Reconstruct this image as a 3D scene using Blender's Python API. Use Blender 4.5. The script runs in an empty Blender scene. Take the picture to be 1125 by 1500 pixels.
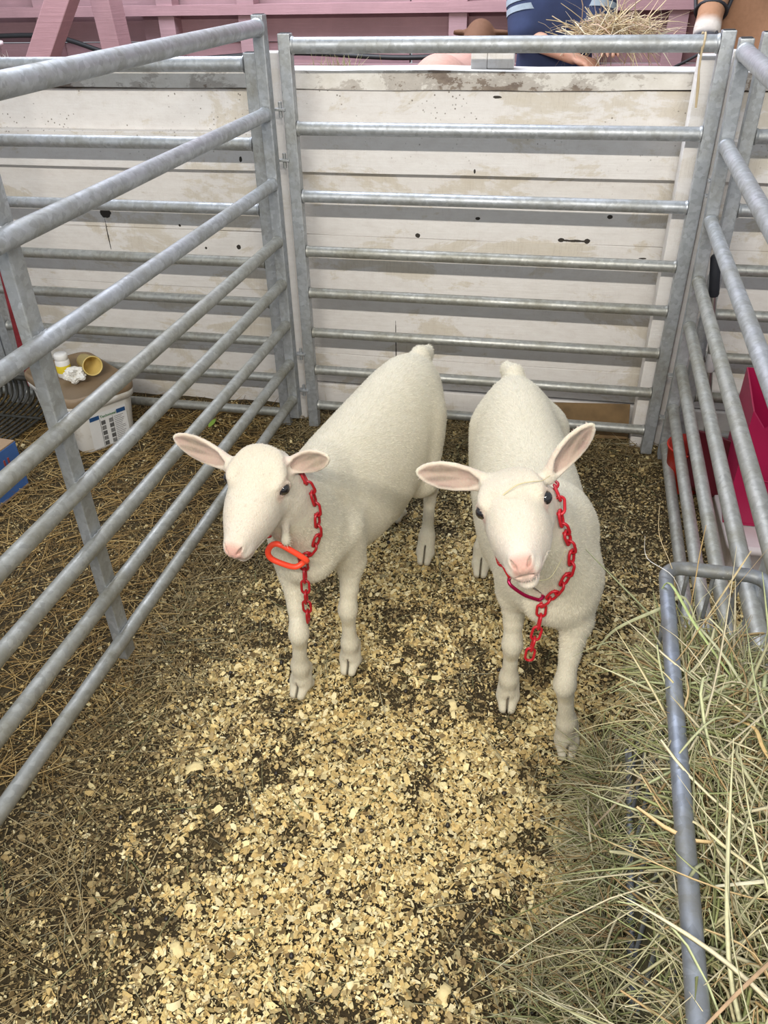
import bpy, math, random
import numpy as np
from mathutils import Vector, Matrix

random.seed(7)
RNG = np.random.default_rng(7)
SC = bpy.context.scene
COL = SC.collection

# ------------------------------------------------------------------ camera
def make_camera():
    cd = bpy.data.cameras.new('camera')
    co = bpy.data.objects.new('camera', cd)
    COL.objects.link(co)
    fw = Vector((-0.17325, 0.80192, -0.57176)).normalized()
    up = Vector((-0.09840, 0.56354, 0.82021))
    rt = fw.cross(up).normalized()
    up = rt.cross(fw)
    m = Matrix((rt, up, -fw)).transposed().to_4x4()
    m.translation = Vector((0, 0, 1.42))
    co.matrix_world = m
    cd.sensor_fit = 'VERTICAL'
    cd.sensor_height = 36.0
    cd.lens = 36.0 * 1149.0 / 1500.0
    cd.clip_start = 0.02
    SC.camera = co
make_camera()

# ------------------------------------------------------------------ world, lights, exposure
SC.view_settings.view_transform = 'Standard'
SC.view_settings.look = 'None'
SC.view_settings.exposure = 0.26
SC.view_settings.gamma = 1.0
SC.view_settings.use_curve_mapping = False
w = bpy.data.worlds.new('barn_air')
SC.world = w
w.use_nodes = True
w.node_tree.nodes['Background'].inputs['Color'].default_value = (0.86, 0.93, 1.0, 1)
w.node_tree.nodes['Background'].inputs['Strength'].default_value = 0.44

def area_light(name, loc, target, sx, sy, power, color):
    l = bpy.data.lights.new(name, 'AREA')
    l.shape = 'RECTANGLE'
    l.size, l.size_y = sx, sy
    l.energy = power
    l.color = color
    o = bpy.data.objects.new(name, l)
    COL.objects.link(o)
    o.location = loc
    d = Vector(target) - Vector(loc)
    z = -d.normalized()
    x = Vector((1, 0, 0))
    y = z.cross(x).normalized()
    x = y.cross(z)
    m = Matrix((x, y, z)).transposed().to_4x4()
    m.translation = loc
    o.matrix_world = m
    return o
# the long tube over the aisle behind the photographer
area_light('tube_light', (-0.2, -0.90, 2.43), (-0.2, 2.0, 0.35), 2.6, 0.05, 96, (1.0, 0.945, 0.85))
# unseen fill lamp added to wash the far barn with cool light
area_light('barn_fill_light', (-1.5, 3.6, 3.4), (-0.3, 5.0, 1.1), 3.0, 1.4, 150, (0.86, 0.90, 1.0))

# ------------------------------------------------------------------ scene helpers
def tag(o, label=None, cat=None, group=None, kind=None):
    if label: o['label'] = label
    if cat: o['category'] = cat
    if group: o['group'] = group
    if kind: o['kind'] = kind
    return o

def empty(name, loc, label=None, cat=None, group=None):
    o = bpy.data.objects.new(name, None)
    o.empty_display_size = 0.05
    o.location = loc
    COL.objects.link(o)
    return tag(o, label, cat, group)

class MB:
    """collects vertices and faces of one mesh; coordinates are world ones"""
    def __init__(s):
        s.v = []; s.f = []; s.sm = []
    def add(s, vs, fs, smooth=False):
        b = len(s.v)
        s.v.extend([tuple(float(c) for c in q) for q in vs])
        s.f.extend([tuple(i + b for i in q) for q in fs])
        s.sm.extend([smooth] * len(fs))
    def box(s, c, size, rot=None, bev=0.0):
        x, y, z = [q / 2 for q in size]
        c = Vector(c)
        R = rot if rot is not None else Matrix.Identity(3)
        if bev <= 0:
            vs = [Vector((a * x, b * y, d * z)) for a in (-1, 1) for b in (-1, 1) for d in (-1, 1)]
            fs = [(0, 1, 3, 2), (4, 6, 7, 5), (0, 4, 5, 1), (2, 3, 7, 6), (0, 2, 6, 4), (1, 5, 7, 3)]
            s.add([c + R @ q for q in vs], fs)
        else:
            import bmesh
            bm = bmesh.new()
            bmesh.ops.create_cube(bm, size=1)
            for q in bm.verts:
                q.co = Vector((q.co.x * 2 * x, q.co.y * 2 * y, q.co.z * 2 * z))
            bmesh.ops.bevel(bm, geom=bm.edges[:], offset=bev, segments=2, affect='EDGES', profile=0.6)
            bm.verts.index_update()
            s.add([c + R @ q.co for q in bm.verts], [tuple(q.index for q in f.verts) for f in bm.faces], False)
            bm.free()
    def tube(s, pts, r, n=12, cap=True, closed=False, smooth=True, flat=1.0):
        pts = [Vector(q) for q in pts]
        m = len(pts)
        rs = r if hasattr(r, '__len__') else [r] * m
        vs = []; fs = []
        prev = None
        for i in range(m):
            if closed:
                t = (pts[(i + 1) % m] - pts[i - 1]).normalized()
            else:
                t = (pts[min(i + 1, m - 1)] - pts[max(i - 1, 0)]).normalized()
            if prev is None:
                a = Vector((0, 0, 1)) if abs(t.z) < 0.9 else Vector((1, 0, 0))
                u = t.cross(a).normalized()
            else:
                u = (prev - t * prev.dot(t)).normalized()
            prev = u
            v = t.cross(u)
            for k in range(n):
                an = 2 * math.pi * k / n
                vs.append(pts[i] + u * (math.cos(an) * rs[i]) + v * (math.sin(an) * rs[i] * flat))
        for i in range(m if closed else m - 1):
            j = (i + 1) % m
            for k in range(n):
                k2 = (k + 1) % n
                fs.append((i * n + k, i * n + k2, j * n + k2, j * n + k))
        s.add(vs, fs, smooth)
        if cap and not closed:
            s.add(vs[:n], [tuple(reversed(range(n)))])
            s.add(vs[-n:], [tuple(range(n))])
    def lathe(s, prof, c, n=32, rot=None, smooth=True):
        c = Vector(c); R = rot if rot is not None else Matrix.Identity(3)
        vs = []; fs = []
        for (r, z) in prof:
            for k in range(n):
                a = 2 * math.pi * k / n
                vs.append(c + R @ Vector((r * math.cos(a), r * math.sin(a), z)))
        for i in range(len(prof) - 1):
            for k in range(n):
                k2 = (k + 1) % n
                fs.append((i * n + k, i * n + k2, (i + 1) * n + k2, (i + 1) * n + k))
        s.add(vs, fs, smooth)
    def build(s, name, mat, parent=None, label=None):
        me = bpy.data.meshes.new(name)
        me.from_pydata(s.v, [], s.f)
        me.polygons.foreach_set('use_smooth', s.sm)
        me.materials.append(mat)
        me.update()
        o = bpy.data.objects.new(name, me)
        COL.objects.link(o)
        if parent is not None:
            set_parent(o, parent)
        if label: o['label'] = label
        return o

def set_parent(o, parent):
    o.parent = parent
    o.matrix_parent_inverse = Matrix.Translation(-world_t(parent))
def world_t(o):
    t = o.matrix_basis.to_translation()
    return t if o.parent is None else t + o.matrix_parent_inverse.to_translation() + world_t(o.parent)

def mesh_np(name, verts, quads, mat, colors=None, smooth=True, parent=None):
    me = bpy.data.meshes.new(name)
    nv = len(verts); nf = len(quads); k = quads.shape[1]
    me.vertices.add(nv); me.vertices.foreach_set('co', np.ascontiguousarray(verts, dtype=np.float32).ravel())
    me.loops.add(nf * k); me.loops.foreach_set('vertex_index', np.ascontiguousarray(quads, dtype=np.int32).ravel())
    me.polygons.add(nf); me.polygons.foreach_set('loop_start', np.arange(0, nf * k, k, dtype=np.int32))
    me.polygons.foreach_set('use_smooth', np.full(nf, smooth))
    if colors is not None:
        ca = me.color_attributes.new('tint', 'FLOAT_COLOR', 'POINT')
        c4 = np.ones((nv, 4), dtype=np.float32); c4[:, :colors.shape[1]] = colors
        ca.data.foreach_set('color', c4.ravel())
    me.materials.append(mat)
    me.update(calc_edges=True)
    me.validate()
    o = bpy.data.objects.new(name, me)
    COL.objects.link(o)
    if parent is not None: set_parent(o, parent)
    return o

# ------------------------------------------------------------------ materials
class NT:
    def __init__(s, name):
        s.m = bpy.data.materials.new(name); s.m.use_nodes = True
        s.t = s.m.node_tree; s.b = s.t.nodes['Principled BSDF']
        s.tc = s.t.nodes.new('ShaderNodeTexCoord')
    def n(s, typ, **kw):
        q = s.t.nodes.new(typ)
        for k, v in kw.items(): setattr(q, k, v)
        return q
    def l(s, a, b): s.t.links.new(a, b)
    def mapping(s, scale=(1, 1, 1), src=None, rot=(0, 0, 0)):
        m = s.n('ShaderNodeMapping'); m.inputs['Scale'].default_value = scale; m.inputs['Rotation'].default_value = rot
        s.l(src or s.tc.outputs['Object'], m.inputs['Vector']); return m.outputs['Vector']
    def noise(s, scale, vec=None, detail=4, rough=0.55, dist=0.0):
        q = s.n('ShaderNodeTexNoise'); q.inputs['Scale'].default_value = scale
        q.inputs['Detail'].default_value = detail; q.inputs['Roughness'].default_value = rough; q.inputs['Distortion'].default_value = dist
        s.l(vec or s.tc.outputs['Object'], q.inputs['Vector']); return q.outputs['Fac']
    def ramp(s, fac, stops):
        q = s.n('ShaderNodeValToRGB'); e = q.color_ramp.elements
        while len(e) < len(stops): e.new(0.5)
        for i, (p, c) in enumerate(stops):
            e[i].position = p; e[i].color = (c[0], c[1], c[2], 1) if hasattr(c, '__len__') else (c, c, c, 1)
        s.l(fac, q.inputs['Fac']); return q.outputs['Color']
    def mix(s, fac, a, b, mode='MIX'):
        q = s.n('ShaderNodeMix'); q.data_type = 'RGBA'; q.blend_type = mode
        for sock, v in ((q.inputs[0], fac), (q.inputs[6], a), (q.inputs[7], b)):
            if hasattr(v, 'links'): s.l(v, sock)
            elif hasattr(v, '__len__'): sock.default_value = (v[0], v[1], v[2], 1)
            else: sock.default_value = v
        return q.outputs[2]
    def bump(s, h, strength=0.3, dist=0.01, prev=None):
        q = s.n('ShaderNodeBump'); q.inputs['Strength'].default_value = strength; q.inputs['Distance'].default_value = dist
        s.l(h, q.inputs['Height'])
        if prev is not None: s.l(prev, q.inputs['Normal'])
        return q.outputs['Normal']
    def set(s, color=None, rough=None, metal=None, normal=None, **kw):
        for key, v in (('Base Color', color), ('Roughness', rough), ('Metallic', metal), ('Normal', normal)):
            if v is None: continue
            if hasattr(v, 'links'): s.l(v, s.b.inputs[key])
            elif hasattr(v, '__len__'): s.b.inputs[key].default_value = (v[0], v[1], v[2], 1)
            else: s.b.inputs[key].default_value = v
        for k, v in kw.items(): s.b.inputs[k.replace('_', ' ')].default_value = v
        return s.m

def plain(name, c, rough=0.6, metal=0.0, var=0.12, scale=30, **kw):
    t = NT(name)
    n1 = t.noise(scale)
    dark = tuple(q * (1 - var) for q in c); lite = tuple(min(1, q * (1 + var)) for q in c)
    col = t.ramp(n1, [(0.3, dark), (0.7, lite)])
    return t.set(color=col, rough=rough, metal=metal, normal=t.bump(t.noise(scale * 6), 0.15, 0.002), **kw)

def galvanised(name, base=(0.45, 0.475, 0.505), dirt=0.35):
    t = NT(name)
    v = t.n('ShaderNodeTexVoronoi'); v.inputs['Scale'].default_value = 90
    t.l(t.tc.outputs['Object'], v.inputs['Vector'])
    span = t.ramp(v.outputs['Color'], [(0.1, tuple(q * 0.85 for q in base)), (0.9, tuple(min(1, q * 1.15) for q in base))])
    n1 = t.noise(7, detail=6, rough=0.7)
    dm = t.ramp(n1, [(0.45, 0.0), (0.72, dirt * 1.6)])
    col = t.mix(dm, span, (0.20, 0.18, 0.11))
    n2 = t.noise(160, detail=3)
    sp = t.ramp(n2, [(0.70, 0.0), (0.76, 0.6)])
    col = t.mix(sp, col, (0.62, 0.62, 0.6))
    rg = t.ramp(n1, [(0.3, 0.38), (0.7, 0.62)])
    return t.set(color=col, rough=rg, metal=0.6, normal=t.bump(t.noise(120, detail=5), 0.25, 0.0015))
GALV = galvanised('galvanised_steel')
GALV_DULL = galvanised('dull_galvanised_steel', (0.40, 0.405, 0.385), 0.42)

# ------------------------------------------------------------------ goats: one smooth continuous skin from a distance field
def V3(*a): return np.array(a, dtype=np.float64)
def unit(v): v = np.array(v, float); return v / np.linalg.norm(v)
BIG = 0.04
class Field:
    def __init__(s, lo, hi, h):
        s.h = h; s.lo = np.array(lo, float)
        s.n = np.ceil((np.array(hi) - s.lo) / h).astype(int) + 1
        s.V = np.full(s.n, BIG, dtype=np.float32)
    def window(s, lo, hi):
        a = np.clip(np.floor((np.array(lo) - s.lo) / s.h).astype(int), 0, s.n - 1)
        b = np.clip(np.ceil((np.array(hi) - s.lo) / s.h).astype(int) + 1, 1, s.n)
        ax = [(s.lo[i] + s.h * np.arange(a[i], b[i])).astype(np.float32) for i in range(3)]
        X, Y, Z = np.meshgrid(*ax, indexing='ij', sparse=False)
        return (slice(a[0], b[0]), slice(a[1], b[1]), slice(a[2], b[2])), X, Y, Z
    def union(s, sl, d, k):
        a = s.V[sl]
        if k > 0:
            hh = np.clip(0.5 + 0.5 * (a - d) / k, 0, 1)
            s.V[sl] = a * (1 - hh) + d * hh - k * hh * (1 - hh)
        else: s.V[sl] = np.minimum(a, d)
    def cut(s, sl, d, k):
        a = s.V[sl]; d = -d
        hh = np.clip(0.5 - 0.5 * (a - d) / k, 0, 1)
        s.V[sl] = a * (1 - hh) + d * hh + k * hh * (1 - hh)
    def cone(s, a, b, ra, rb, k=0.012, cut=False):
        a = np.array(a, float); b = np.array(b, float); m = max(ra, rb) + BIG
        sl, X, Y, Z = s.window(np.minimum(a, b) - m, np.maximum(a, b) + m)
        ab = b - a; L2 = (ab ** 2).sum()
        t = np.clip(((X - a[0]) * ab[0] + (Y - a[1]) * ab[1] + (Z - a[2]) * ab[2]) / L2, 0, 1)
        d = np.sqrt((X - a[0] - t * ab[0]) ** 2 + (Y - a[1] - t * ab[1]) ** 2 + (Z - a[2] - t * ab[2]) ** 2) - (ra + (rb - ra) * t)
        (s.cut if cut else s.union)(sl, d, k)
    def ell(s, c, r, R=None, k=0.012, cut=False):
        c = np.array(c, float); R = np.eye(3) if R is None else R      # R columns: the ellipsoid's axes
        m = max(r) + BIG
        sl, X, Y, Z = s.window(c - m, c + m)
        q = [((X - c[0]) * R[0, i] + (Y - c[1]) * R[1, i] + (Z - c[2]) * R[2, i]) for i in range(3)]
        k0 = np.sqrt(sum((q[i] / r[i]) ** 2 for i in range(3)))
        k1 = np.sqrt(sum((q[i] / r[i] ** 2) ** 2 for i in range(3))) + 1e-6
        d = k0 * (k0 - 1) / k1
        (s.cut if cut else s.union)(sl, d, k)
    def loft(s, o, e, side, up, st, k=0.02, ex=2.0, egg=0.0, cut=False, cx=None):
        """st rows: distance along e, half width, top, bottom (along up), optional sideways centre"""
        st = np.array(st, float); o = np.array(o, float)
        T = st[:, 0]
        if st.shape[1] == 4: st = np.hstack([st, np.zeros((len(st), 1))])
        m = BIG
        pts = []
        for row in st:
            for sx in (-1, 1):
                for uz in (row[2], row[3]):
                    pts.append(o + e * row[0] + side * (row[4] + sx * row[1]) + up * uz)
        pts = np.array(pts)
        sl, X, Y, Z = s.window(pts.min(0) - m, pts.max(0) + m)
        dx, dy, dz = X - o[0], Y - o[1], Z - o[2]
        t = dx * e[0] + dy * e[1] + dz * e[2]
        l = dx * side[0] + dy * side[1] + dz * side[2]
        v = dx * up[0] + dy * up[1] + dz * up[2]
        # smooth (monotone-ish) resampling of the stations
        TT = np.linspace(T[0], T[-1], 200)
        def sm(col):
            y = np.interp(TT, T, col); ker = np.hanning(17); ker /= ker.sum()
            yp = np.concatenate([np.full(8, y[0]), y, np.full(8, y[-1])])
            return np.convolve(yp, ker, 'valid')
        tc = np.clip(t, T[0], T[-1])
        idx = ((tc - T[0]) / (T[-1] - T[0]) * 199).astype(np.int32)
        W, A, B, CX = [sm(st[:, i])[idx] for i in (1, 2, 3, 4)]
        cz = (A + B) / 2; hz = (A - B) / 2
        over = t - tc
        vv = (v - cz) / hz
        Wc = W * (1 - egg * np.clip(vv, -1, 1))
        a = np.abs((l - CX) / Wc); b = np.abs(vv)
        f = (a ** ex + b ** ex) ** (1 / ex)
        g = np.sqrt((a / Wc) ** 2 + (b / hz) ** 2) / np.maximum(np.sqrt(a * a + b * b), 1e-4)
        d = (f - 1) / np.maximum(g, 1e-3)
        d = np.maximum(d, -np.minimum(W, hz))
        d = np.where(np.abs(over) > 1e-6, np.sqrt(np.maximum(d, 0) ** 2 + over ** 2) + np.minimum(d, 0) * 0, d)
        d = np.minimum(d, 0.2).astype(np.float32)
        (s.cut if cut else s.union)(sl, d, k)
    def blur(s, n=1):
        V = s.V
        for _ in range(n):
            for ax in range(3):
                A = np.moveaxis(V, ax, 0)
                B = A.copy(); B[1:-1] = (A[:-2] + 2 * A[1:-1] + A[2:]) * 0.25
                V = np.moveaxis(B, 0, ax)
        s.V = np.ascontiguousarray(V)
    def mesh(s):
        V = s.V; n = V.shape
        ins = V < 0
        c = np.zeros(tuple(np.array(n) - 1), dtype=np.int8)
        for i in (0, 1):
            for j in (0, 1):
                for k in (0, 1):
                    c += ins[i:n[0] - 1 + i, j:n[1] - 1 + j, k:n[2] - 1 + k]
        act = (c > 0) & (c < 8)
        I = np.argwhere(act)
        idx = np.full(act.shape, -1, dtype=np.int64); idx[act] = np.arange(len(I))
        P = np.zeros((len(I), 3)); cnt = np.zeros(len(I))
        corners = [(i, j, k) for i in (0, 1) for j in (0, 1) for k in (0, 1)]
        vals = {q: V[I[:, 0] + q[0], I[:, 1] + q[1], I[:, 2] + q[2]] for q in corners}
        for a in corners:
            for ax in range(3):
                if a[ax] == 0:
                    b = list(a); b[ax] = 1; b = tuple(b)
                    va, vb = vals[a], vals[b]
                    cr = (va < 0) != (vb < 0)
                    t = np.where(cr, va / np.where(cr, va - vb, 1), 0)
                    pt = np.tile(np.array(a, float), (len(I), 1)); pt[:, ax] += t
                    P += pt * cr[:, None]; cnt += cr
        P = (P / cnt[:, None] + I) * s.h + s.lo
        quads = []
        for ax in range(3):
            o1, o2 = [q for q in range(3) if q != ax]
            a = np.moveaxis(ins, ax, 0)
            d = a[:-1] != a[1:]
            E = np.argwhere(d)
            sgn = a[:-1][d]
            G = np.zeros((len(E), 3), int); G[:, ax] = E[:, 0]; G[:, o1] = E[:, 1]; G[:, o2] = E[:, 2]
            ok = (G[:, o1] > 0) & (G[:, o2] > 0) & (G[:, o1] < n[o1] - 1) & (G[:, o2] < n[o2] - 1)
            G = G[ok]; sgn = sgn[ok]
            def at(u, v):
                H = G.copy(); H[:, o1] -= u; H[:, o2] -= v
                return idx[H[:, 0], H[:, 1], H[:, 2]]
            q = np.stack([at(1, 1), at(0, 1), at(0, 0), at(1, 0)], 1)
            flip = sgn if ax != 1 else ~sgn
            q[~flip] = q[~flip][:, ::-1]
            quads.append(q)
        return P, np.concatenate(quads)

def head_frame(F, U):
    F = unit(F); U = np.array(U, float); U = unit(U - F * (U @ F)); R = np.cross(F, U)   # goat's own right
    return F, R, U

def coat_material():
    t = NT('white_goat_coat')
    a = t.n('ShaderNodeAttribute'); a.attribute_name = 'tint'
    vec = t.mapping((1, 1, 0.32))
    n1 = t.noise(420, vec, detail=3, rough=0.6, dist=0.4)
    n2 = t.noise(26, detail=4)
    n3 = t.noise(9, detail=3)
    c = t.mix(t.ramp(n2, [(0.35, 0.0), (0.8, 0.38)]), a.outputs['Color'], (0.56, 0.50, 0.34), 'MIX')
    c = t.mix(t.ramp(n1, [(0.25, 0.30), (0.6, 0.0)]), c, (0.42, 0.37, 0.28))
    nm = t.bump(n1, 0.42, 0.0035)
    nm = t.bump(n3, 0.12, 0.01, nm)
    return t.set(color=c, rough=0.75, normal=nm, Subsurface_Weight=0.06, Subsurface_Scale=0.008, Sheen_Weight=0.15)
COAT = coat_material()
def hair_material():
    t = NT('white_goat_hair')
    a = t.n('ShaderNodeAttribute'); a.attribute_name = 'tint'
    return t.set(color=a.outputs['Color'], rough=0.6, Subsurface_Weight=0.0)
COAT_HAIR = hair_material()
HOOF = plain('goat_hoof', (0.42, 0.34, 0.22), 0.55, 0.0, 0.3, 60)
EYE = None
def eye_material():
    t = NT('goat_eye')
    return t.set(color=(0.012, 0.010, 0.012), rough=0.05, Coat_Weight=1.0)
EYE = eye_material()

def hair_coat(P, Q, col, ax_e, D, root, C, F, R, U, ears):
    rg = np.random.default_rng(5)
    a, b, c, d = [P[Q[:, i]] for i in range(4)]
    nrm = np.cross(c - a, d - b); ar = np.linalg.norm(nrm, axis=1); nrm /= ar[:, None] + 1e-12
    N = 110000
    pick = rg.choice(len(Q), N, p=ar / ar.sum())
    w1 = rg.random((N, 1)); w2 = rg.random((N, 1))
    p = (a[pick] * (1 - w1) + b[pick] * w1) * (1 - w2) + (d[pick] * (1 - w1) + c[pick] * w1) * w2
    n = nrm[pick]; cc = col[Q[pick, 0]]
    # lie of the hair: backwards and down over the body, from nose to poll on the face
    flow = np.tile(-ax_e * .8 + np.array([0, 0, -.75]), (N, 1))
    dh = p - C; hd = np.linalg.norm(dh, axis=1)
    face = np.clip((.15 - hd) / .03, 0, 1)[:, None]
    flow = flow * (1 - face) + (-F * 1.0 + R * (np.sign(dh @ R) * .35)[:, None]) * face
    legm = np.clip((.32 - p[:, 2]) / .05, 0, 1)[:, None]
    flow = flow * (1 - legm) + np.array([0, 0, -1.0]) * legm
    flow = flow + rg.normal(0, .28, (N, 3))
    flow -= n * (flow * n).sum(1)[:, None]
    flow /= np.linalg.norm(flow, axis=1)[:, None] + 1e-9
    keep = p[:, 2] > D['floor'] + .045
    keep &= ~((dh @ F > .112) & (hd < .16) & (dh @ U > -.036))
    for q in (0, 1):
        sgn = (1, -1)[q]
        keep &= np.linalg.norm(p - (C + R * sgn * .052 + F * .003), axis=1) > .017
    ln = rg.uniform(.006, .012, N)
    ln *= np.where(face[:, 0] > .5, .55, 1.0) * np.where(p[:, 2] < .30, .7, 1.0)
    ln = np.where((dh @ U < -.040) & (dh @ F > .08) & (hd < .16), ln * .35, ln)
    for (eb, e, sd, on, el) in ears:
        dd = p - eb; t_ = dd @ e / el
        inm = (t_ > .05) & (t_ < 1.05) & (np.linalg.norm(dd - (dd @ e)[:, None] * e, axis=1) < .035)
        ln = np.where(inm, ln * .6, ln)
        keep &= ~(inm & (t_ > .25) & ((n @ on) > .2))
    p, n, cc, flow, ln = p[keep], n[keep], cc[keep], flow[keep], ln[keep]
    M = len(p); ln = ln[:, None]
    sdv = np.cross(flow, n) * rg.uniform(.00022, .00042, (M, 1))
    lift = rg.uniform(.12, .34, (M, 1))
    p0 = p - n * .0006
    p1 = p0 + flow * ln * .55 + n * ln * lift * .75
    p2 = p0 + flow * ln + n * ln * lift * .85
    V = np.stack([p0 - sdv, p0 + sdv, p1 + sdv * .8, p1 - sdv * .8, p2 + sdv * .25, p2 - sdv * .25], 1).reshape(-1, 3)
    base = (np.arange(M) * 6)[:, None]
    F1 = base + np.array([0, 1, 2, 3]); F2 = base + np.array([3, 2, 4, 5])
    cc = np.clip(cc * rg.uniform(.80, 1.24, (M, 1)), 0, .95)
    o = mesh_np('coat', V, np.concatenate([F1, F2]), COAT_HAIR, np.repeat(cc, 6, 0), True, root)
    o['kind'] = 'stuff'

def build_goat(name, label, D, h):
    W = D['bounds']
    fd = Field(W[0], W[1], h)
    ax_e = unit(D['axis']); up = V3(0, 0, 1); side = np.cross(ax_e, up)     # side = goat's right
    o = np.array(D['rear'], float)
    fd.loft(o, ax_e, side, up, D['trunk'], k=0.03, ex=2.15, egg=D.get('egg', 0.12))
    for q in D['extra']:
        if q[0] == 'c': fd.cone(*q[1:])
        else: fd.ell(q[1], q[2], k=q[3])
    # legs
    for leg in D['legs']:
        pts = leg['pts']; rr = leg['r']
        for i in range(len(pts) - 1):
            fd.cone(pts[i], pts[i + 1], rr[i], rr[i + 1], 0.04 if i == 0 else 0.009)
        for (c, r, k) in leg.get('knobs', []):
            fd.ell(c, r, k=k)
    # neck
    for a, b, ra, rb, k in D['neck']:
        fd.cone(a, b, ra, rb, k)
    # head
    F, R, U = head_frame(*D['head_dir']); C = np.array(D['head'], float)
    sc = D.get('hs', 1.0)
    def L(f, r, u): return C + (F * f + R * r + U * u) * sc
    RM = np.stack([F, R, U], 1)
    hs = [(-.068, .030, .000, -.02), (-.058, .047, .012, -.035), (-.042, .0545, .022, -.052), (-.022, .0550, .029, -.070), (-.005, .0530, .032, -.082),
          (.02, .0505, .030, -.083), (.045, .0485, .0265, -.078), (.068, .0435, .0215, -.071), (.088, .0355, .0150, -.064), (.108, .0270, .009, -.059),
          (.122, .0225, .003, -.053), (.131, .015, -.005, -.042)]
    hs = [[q * sc for q in row] for row in hs]
    fd.loft(C, F, R, U, hs, k=0.012, ex=2.35, egg=0.04)
    for sg in (-1, 1):
        fd.ell(L(-.004, sg * .043, .017), [q * sc for q in (.020, .010, .008)], RM, 0.016)        # brow
        fd.ell(L(-.015, sg * .040, -.042), [q * sc for q in (.034, .014, .026)], RM, 0.014)       # cheek
        fd.ell(L(.110, sg * .0135, -.026), [q * sc for q in (.022, .013, .012)], RM, 0.008)        # upper lip
        fd.ell(L(.121, sg * .0115, -.006), [q * sc for q in (.012, .007, .008)], RM, 0.006)       # nostril wing
        fd.ell(L(.010, sg * .051, -.001), [q * sc for q in (.015, .008, .0115)], RM, 0.005, True)  # eye hollow
    fd.ell(L(.128, 0, -.016), [q * sc for q in (.012, .014, .012)], RM, 0.006)
    fd.ell(L(.104, 0, -.060), [q * sc for q in (.024, .018, .012)], RM, 0.006)                    # chin
    fd.ell(L(-.036, 0, .021), [q * sc for q in (.026, .036, .010)], RM, 0.025)                     # poll
    eyes = []
    for sg in (-1, 1):
        ec = L(.002, sg * .0445, .000)
        eyes.append(ec)
        # lids: a soft ring round the eyeball
        out = unit(R * sg * .86 + F * .42 + U * .12)
        a1 = unit(F - out * (F @ out)); a2 = np.cross(out, a1)
        ring = [ec + out * .0072 * sc + (a1 * math.cos(q) * 1.15 + a2 * math.sin(q) * .85) * .0128 * sc for q in np.linspace(0, 2 * math.pi, 15)]
        for i in range(14): fd.cone(ring[i], ring[i + 1], .0032 * sc, .0032 * sc, 0.003)
    # ears
    ears = []
    for E in D['ears']:
        b = np.array(E['base'], float); tip = np.array(E['tip'], float)
        ln = np.linalg.norm(tip - b); e = (tip - b) / ln
        on = np.array(E['open'], float); on = unit(on - e * (on @ e)); sd = np.cross(e, on)
        wm = E.get('w', 1.0)
        out = [(-.01, .013, .013, -.013), (.1 * ln, .017 * wm, .012, -.014), (.25 * ln, .0215 * wm, .010, -.013), (.45 * ln, .0255 * wm, .008, -.011), (.65 * ln, .0255 * wm, .006, -.008),
               (.82 * ln, .0205 * wm, .005, -.006), (.93 * ln, .0135 * wm, .004, -.004), (ln, .005, .002, -.002)]
        fd.loft(b, e, sd, on, out, k=0.008, ex=2.0)
        inn = [(.10 * ln, .006 * wm, .022, .003), (.25 * ln, .0155 * wm, .024, -.0055), (.45 * ln, .0205 * wm, .024, -.0045), (.65 * ln, .0205 * wm, .020, -.003),
               (.82 * ln, .0150 * wm, .018, -.001), (.92 * ln, .006 * wm, .014, .001)]
        fd.loft(b, e, sd, on, inn, k=0.003, ex=2.0, cut=True)
        ears.append((b, e, sd, on, ln))
    for a, b, ra, rb in D.get('wattles', []):
        fd.cone(a, b, ra, rb, 0.008)
        fd.ell(b, (rb * 1.05, rb * 1.05, rb * 1.5), k=0.006)
    fd.blur(1)
    # fine cuts after the blur: nostrils, mouth line, cleft hooves
    for sg in (-1, 1):
        a = unit(R * sg * .55 + U * .75 - F * .25); b2 = unit(np.cross(a, F)); c2 = np.cross(a, b2)
        fd.ell(L(.129, sg * .0120, -.0070), [q * sc for q in (.0085, .0028, .009)], np.stack([a, b2, c2], 1), 0.003, True)
        m = [L(.137, 0, -.0300), L(.130, sg * .010, -.031), L(.112, sg * .0235, -.036), L(.090, sg * .0300, -.038), L(.066, sg * .038, -.036)]
        for i in range(4): fd.cone(m[i], m[i + 1], .0026, .0021 if i < 3 else .0012, 0.003, True)
    fd.cone(L(.139, 0, -.012), L(.139, 0, -.028), .0018, .0018, 0.002, True)
    hoofs = []
    for leg in D['legs']:
        hoofs.append(leg['hoof'])
        c, d = np.array(leg['hoof'][0], float), unit(leg['hoof'][1])
        s_ = np.cross(d, up)
        for sg in (-1, 1):
            top = c + s_ * sg * .0080 + up * .066 - d * .014
            mid = c + s_ * sg * .0105 + up * .032 + d * .006
            toe = c + s_ * sg * .0085 + up * .010 + d * .030
            fd.cone(top, mid, .0145, .0155, 0.010)
            fd.cone(mid, toe, .0150, .0105, 0.006)
            fd.cone(mid - up * .008, c + s_ * sg * .013 + up * .012 - d * .014, .0145, .0125, 0.006)
            fd.cone(c - d * .030 + s_ * sg * .010 + up * .042, c - d * .034 + s_ * sg * .010 + up * .034, .0060, .0050, 0.004)   # dew claw
        for q in range(7):
            t = q / 6
            fd.ell(c + d * (.042 - .032 * t) + up * (.006 + .040 * t), (.015, .0015, .010), np.stack([d, s_, up], 1), 0.002, True)
    fd.V[:, :, :max(1, int((D['floor'] - fd.lo[2]) / h))] = BIG
    P, Q = fd.mesh()
    # coat colours: pink skin at nose, eyes and ears, cream on the poll, brownish hoofs
    col = np.tile(np.array([0.665, 0.62, 0.50]), (len(P), 1))
    def blend(mask, c): 
        nonlocal col
        col = col * (1 - mask[:, None]) + np.array(c) * mask[:, None]
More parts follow.
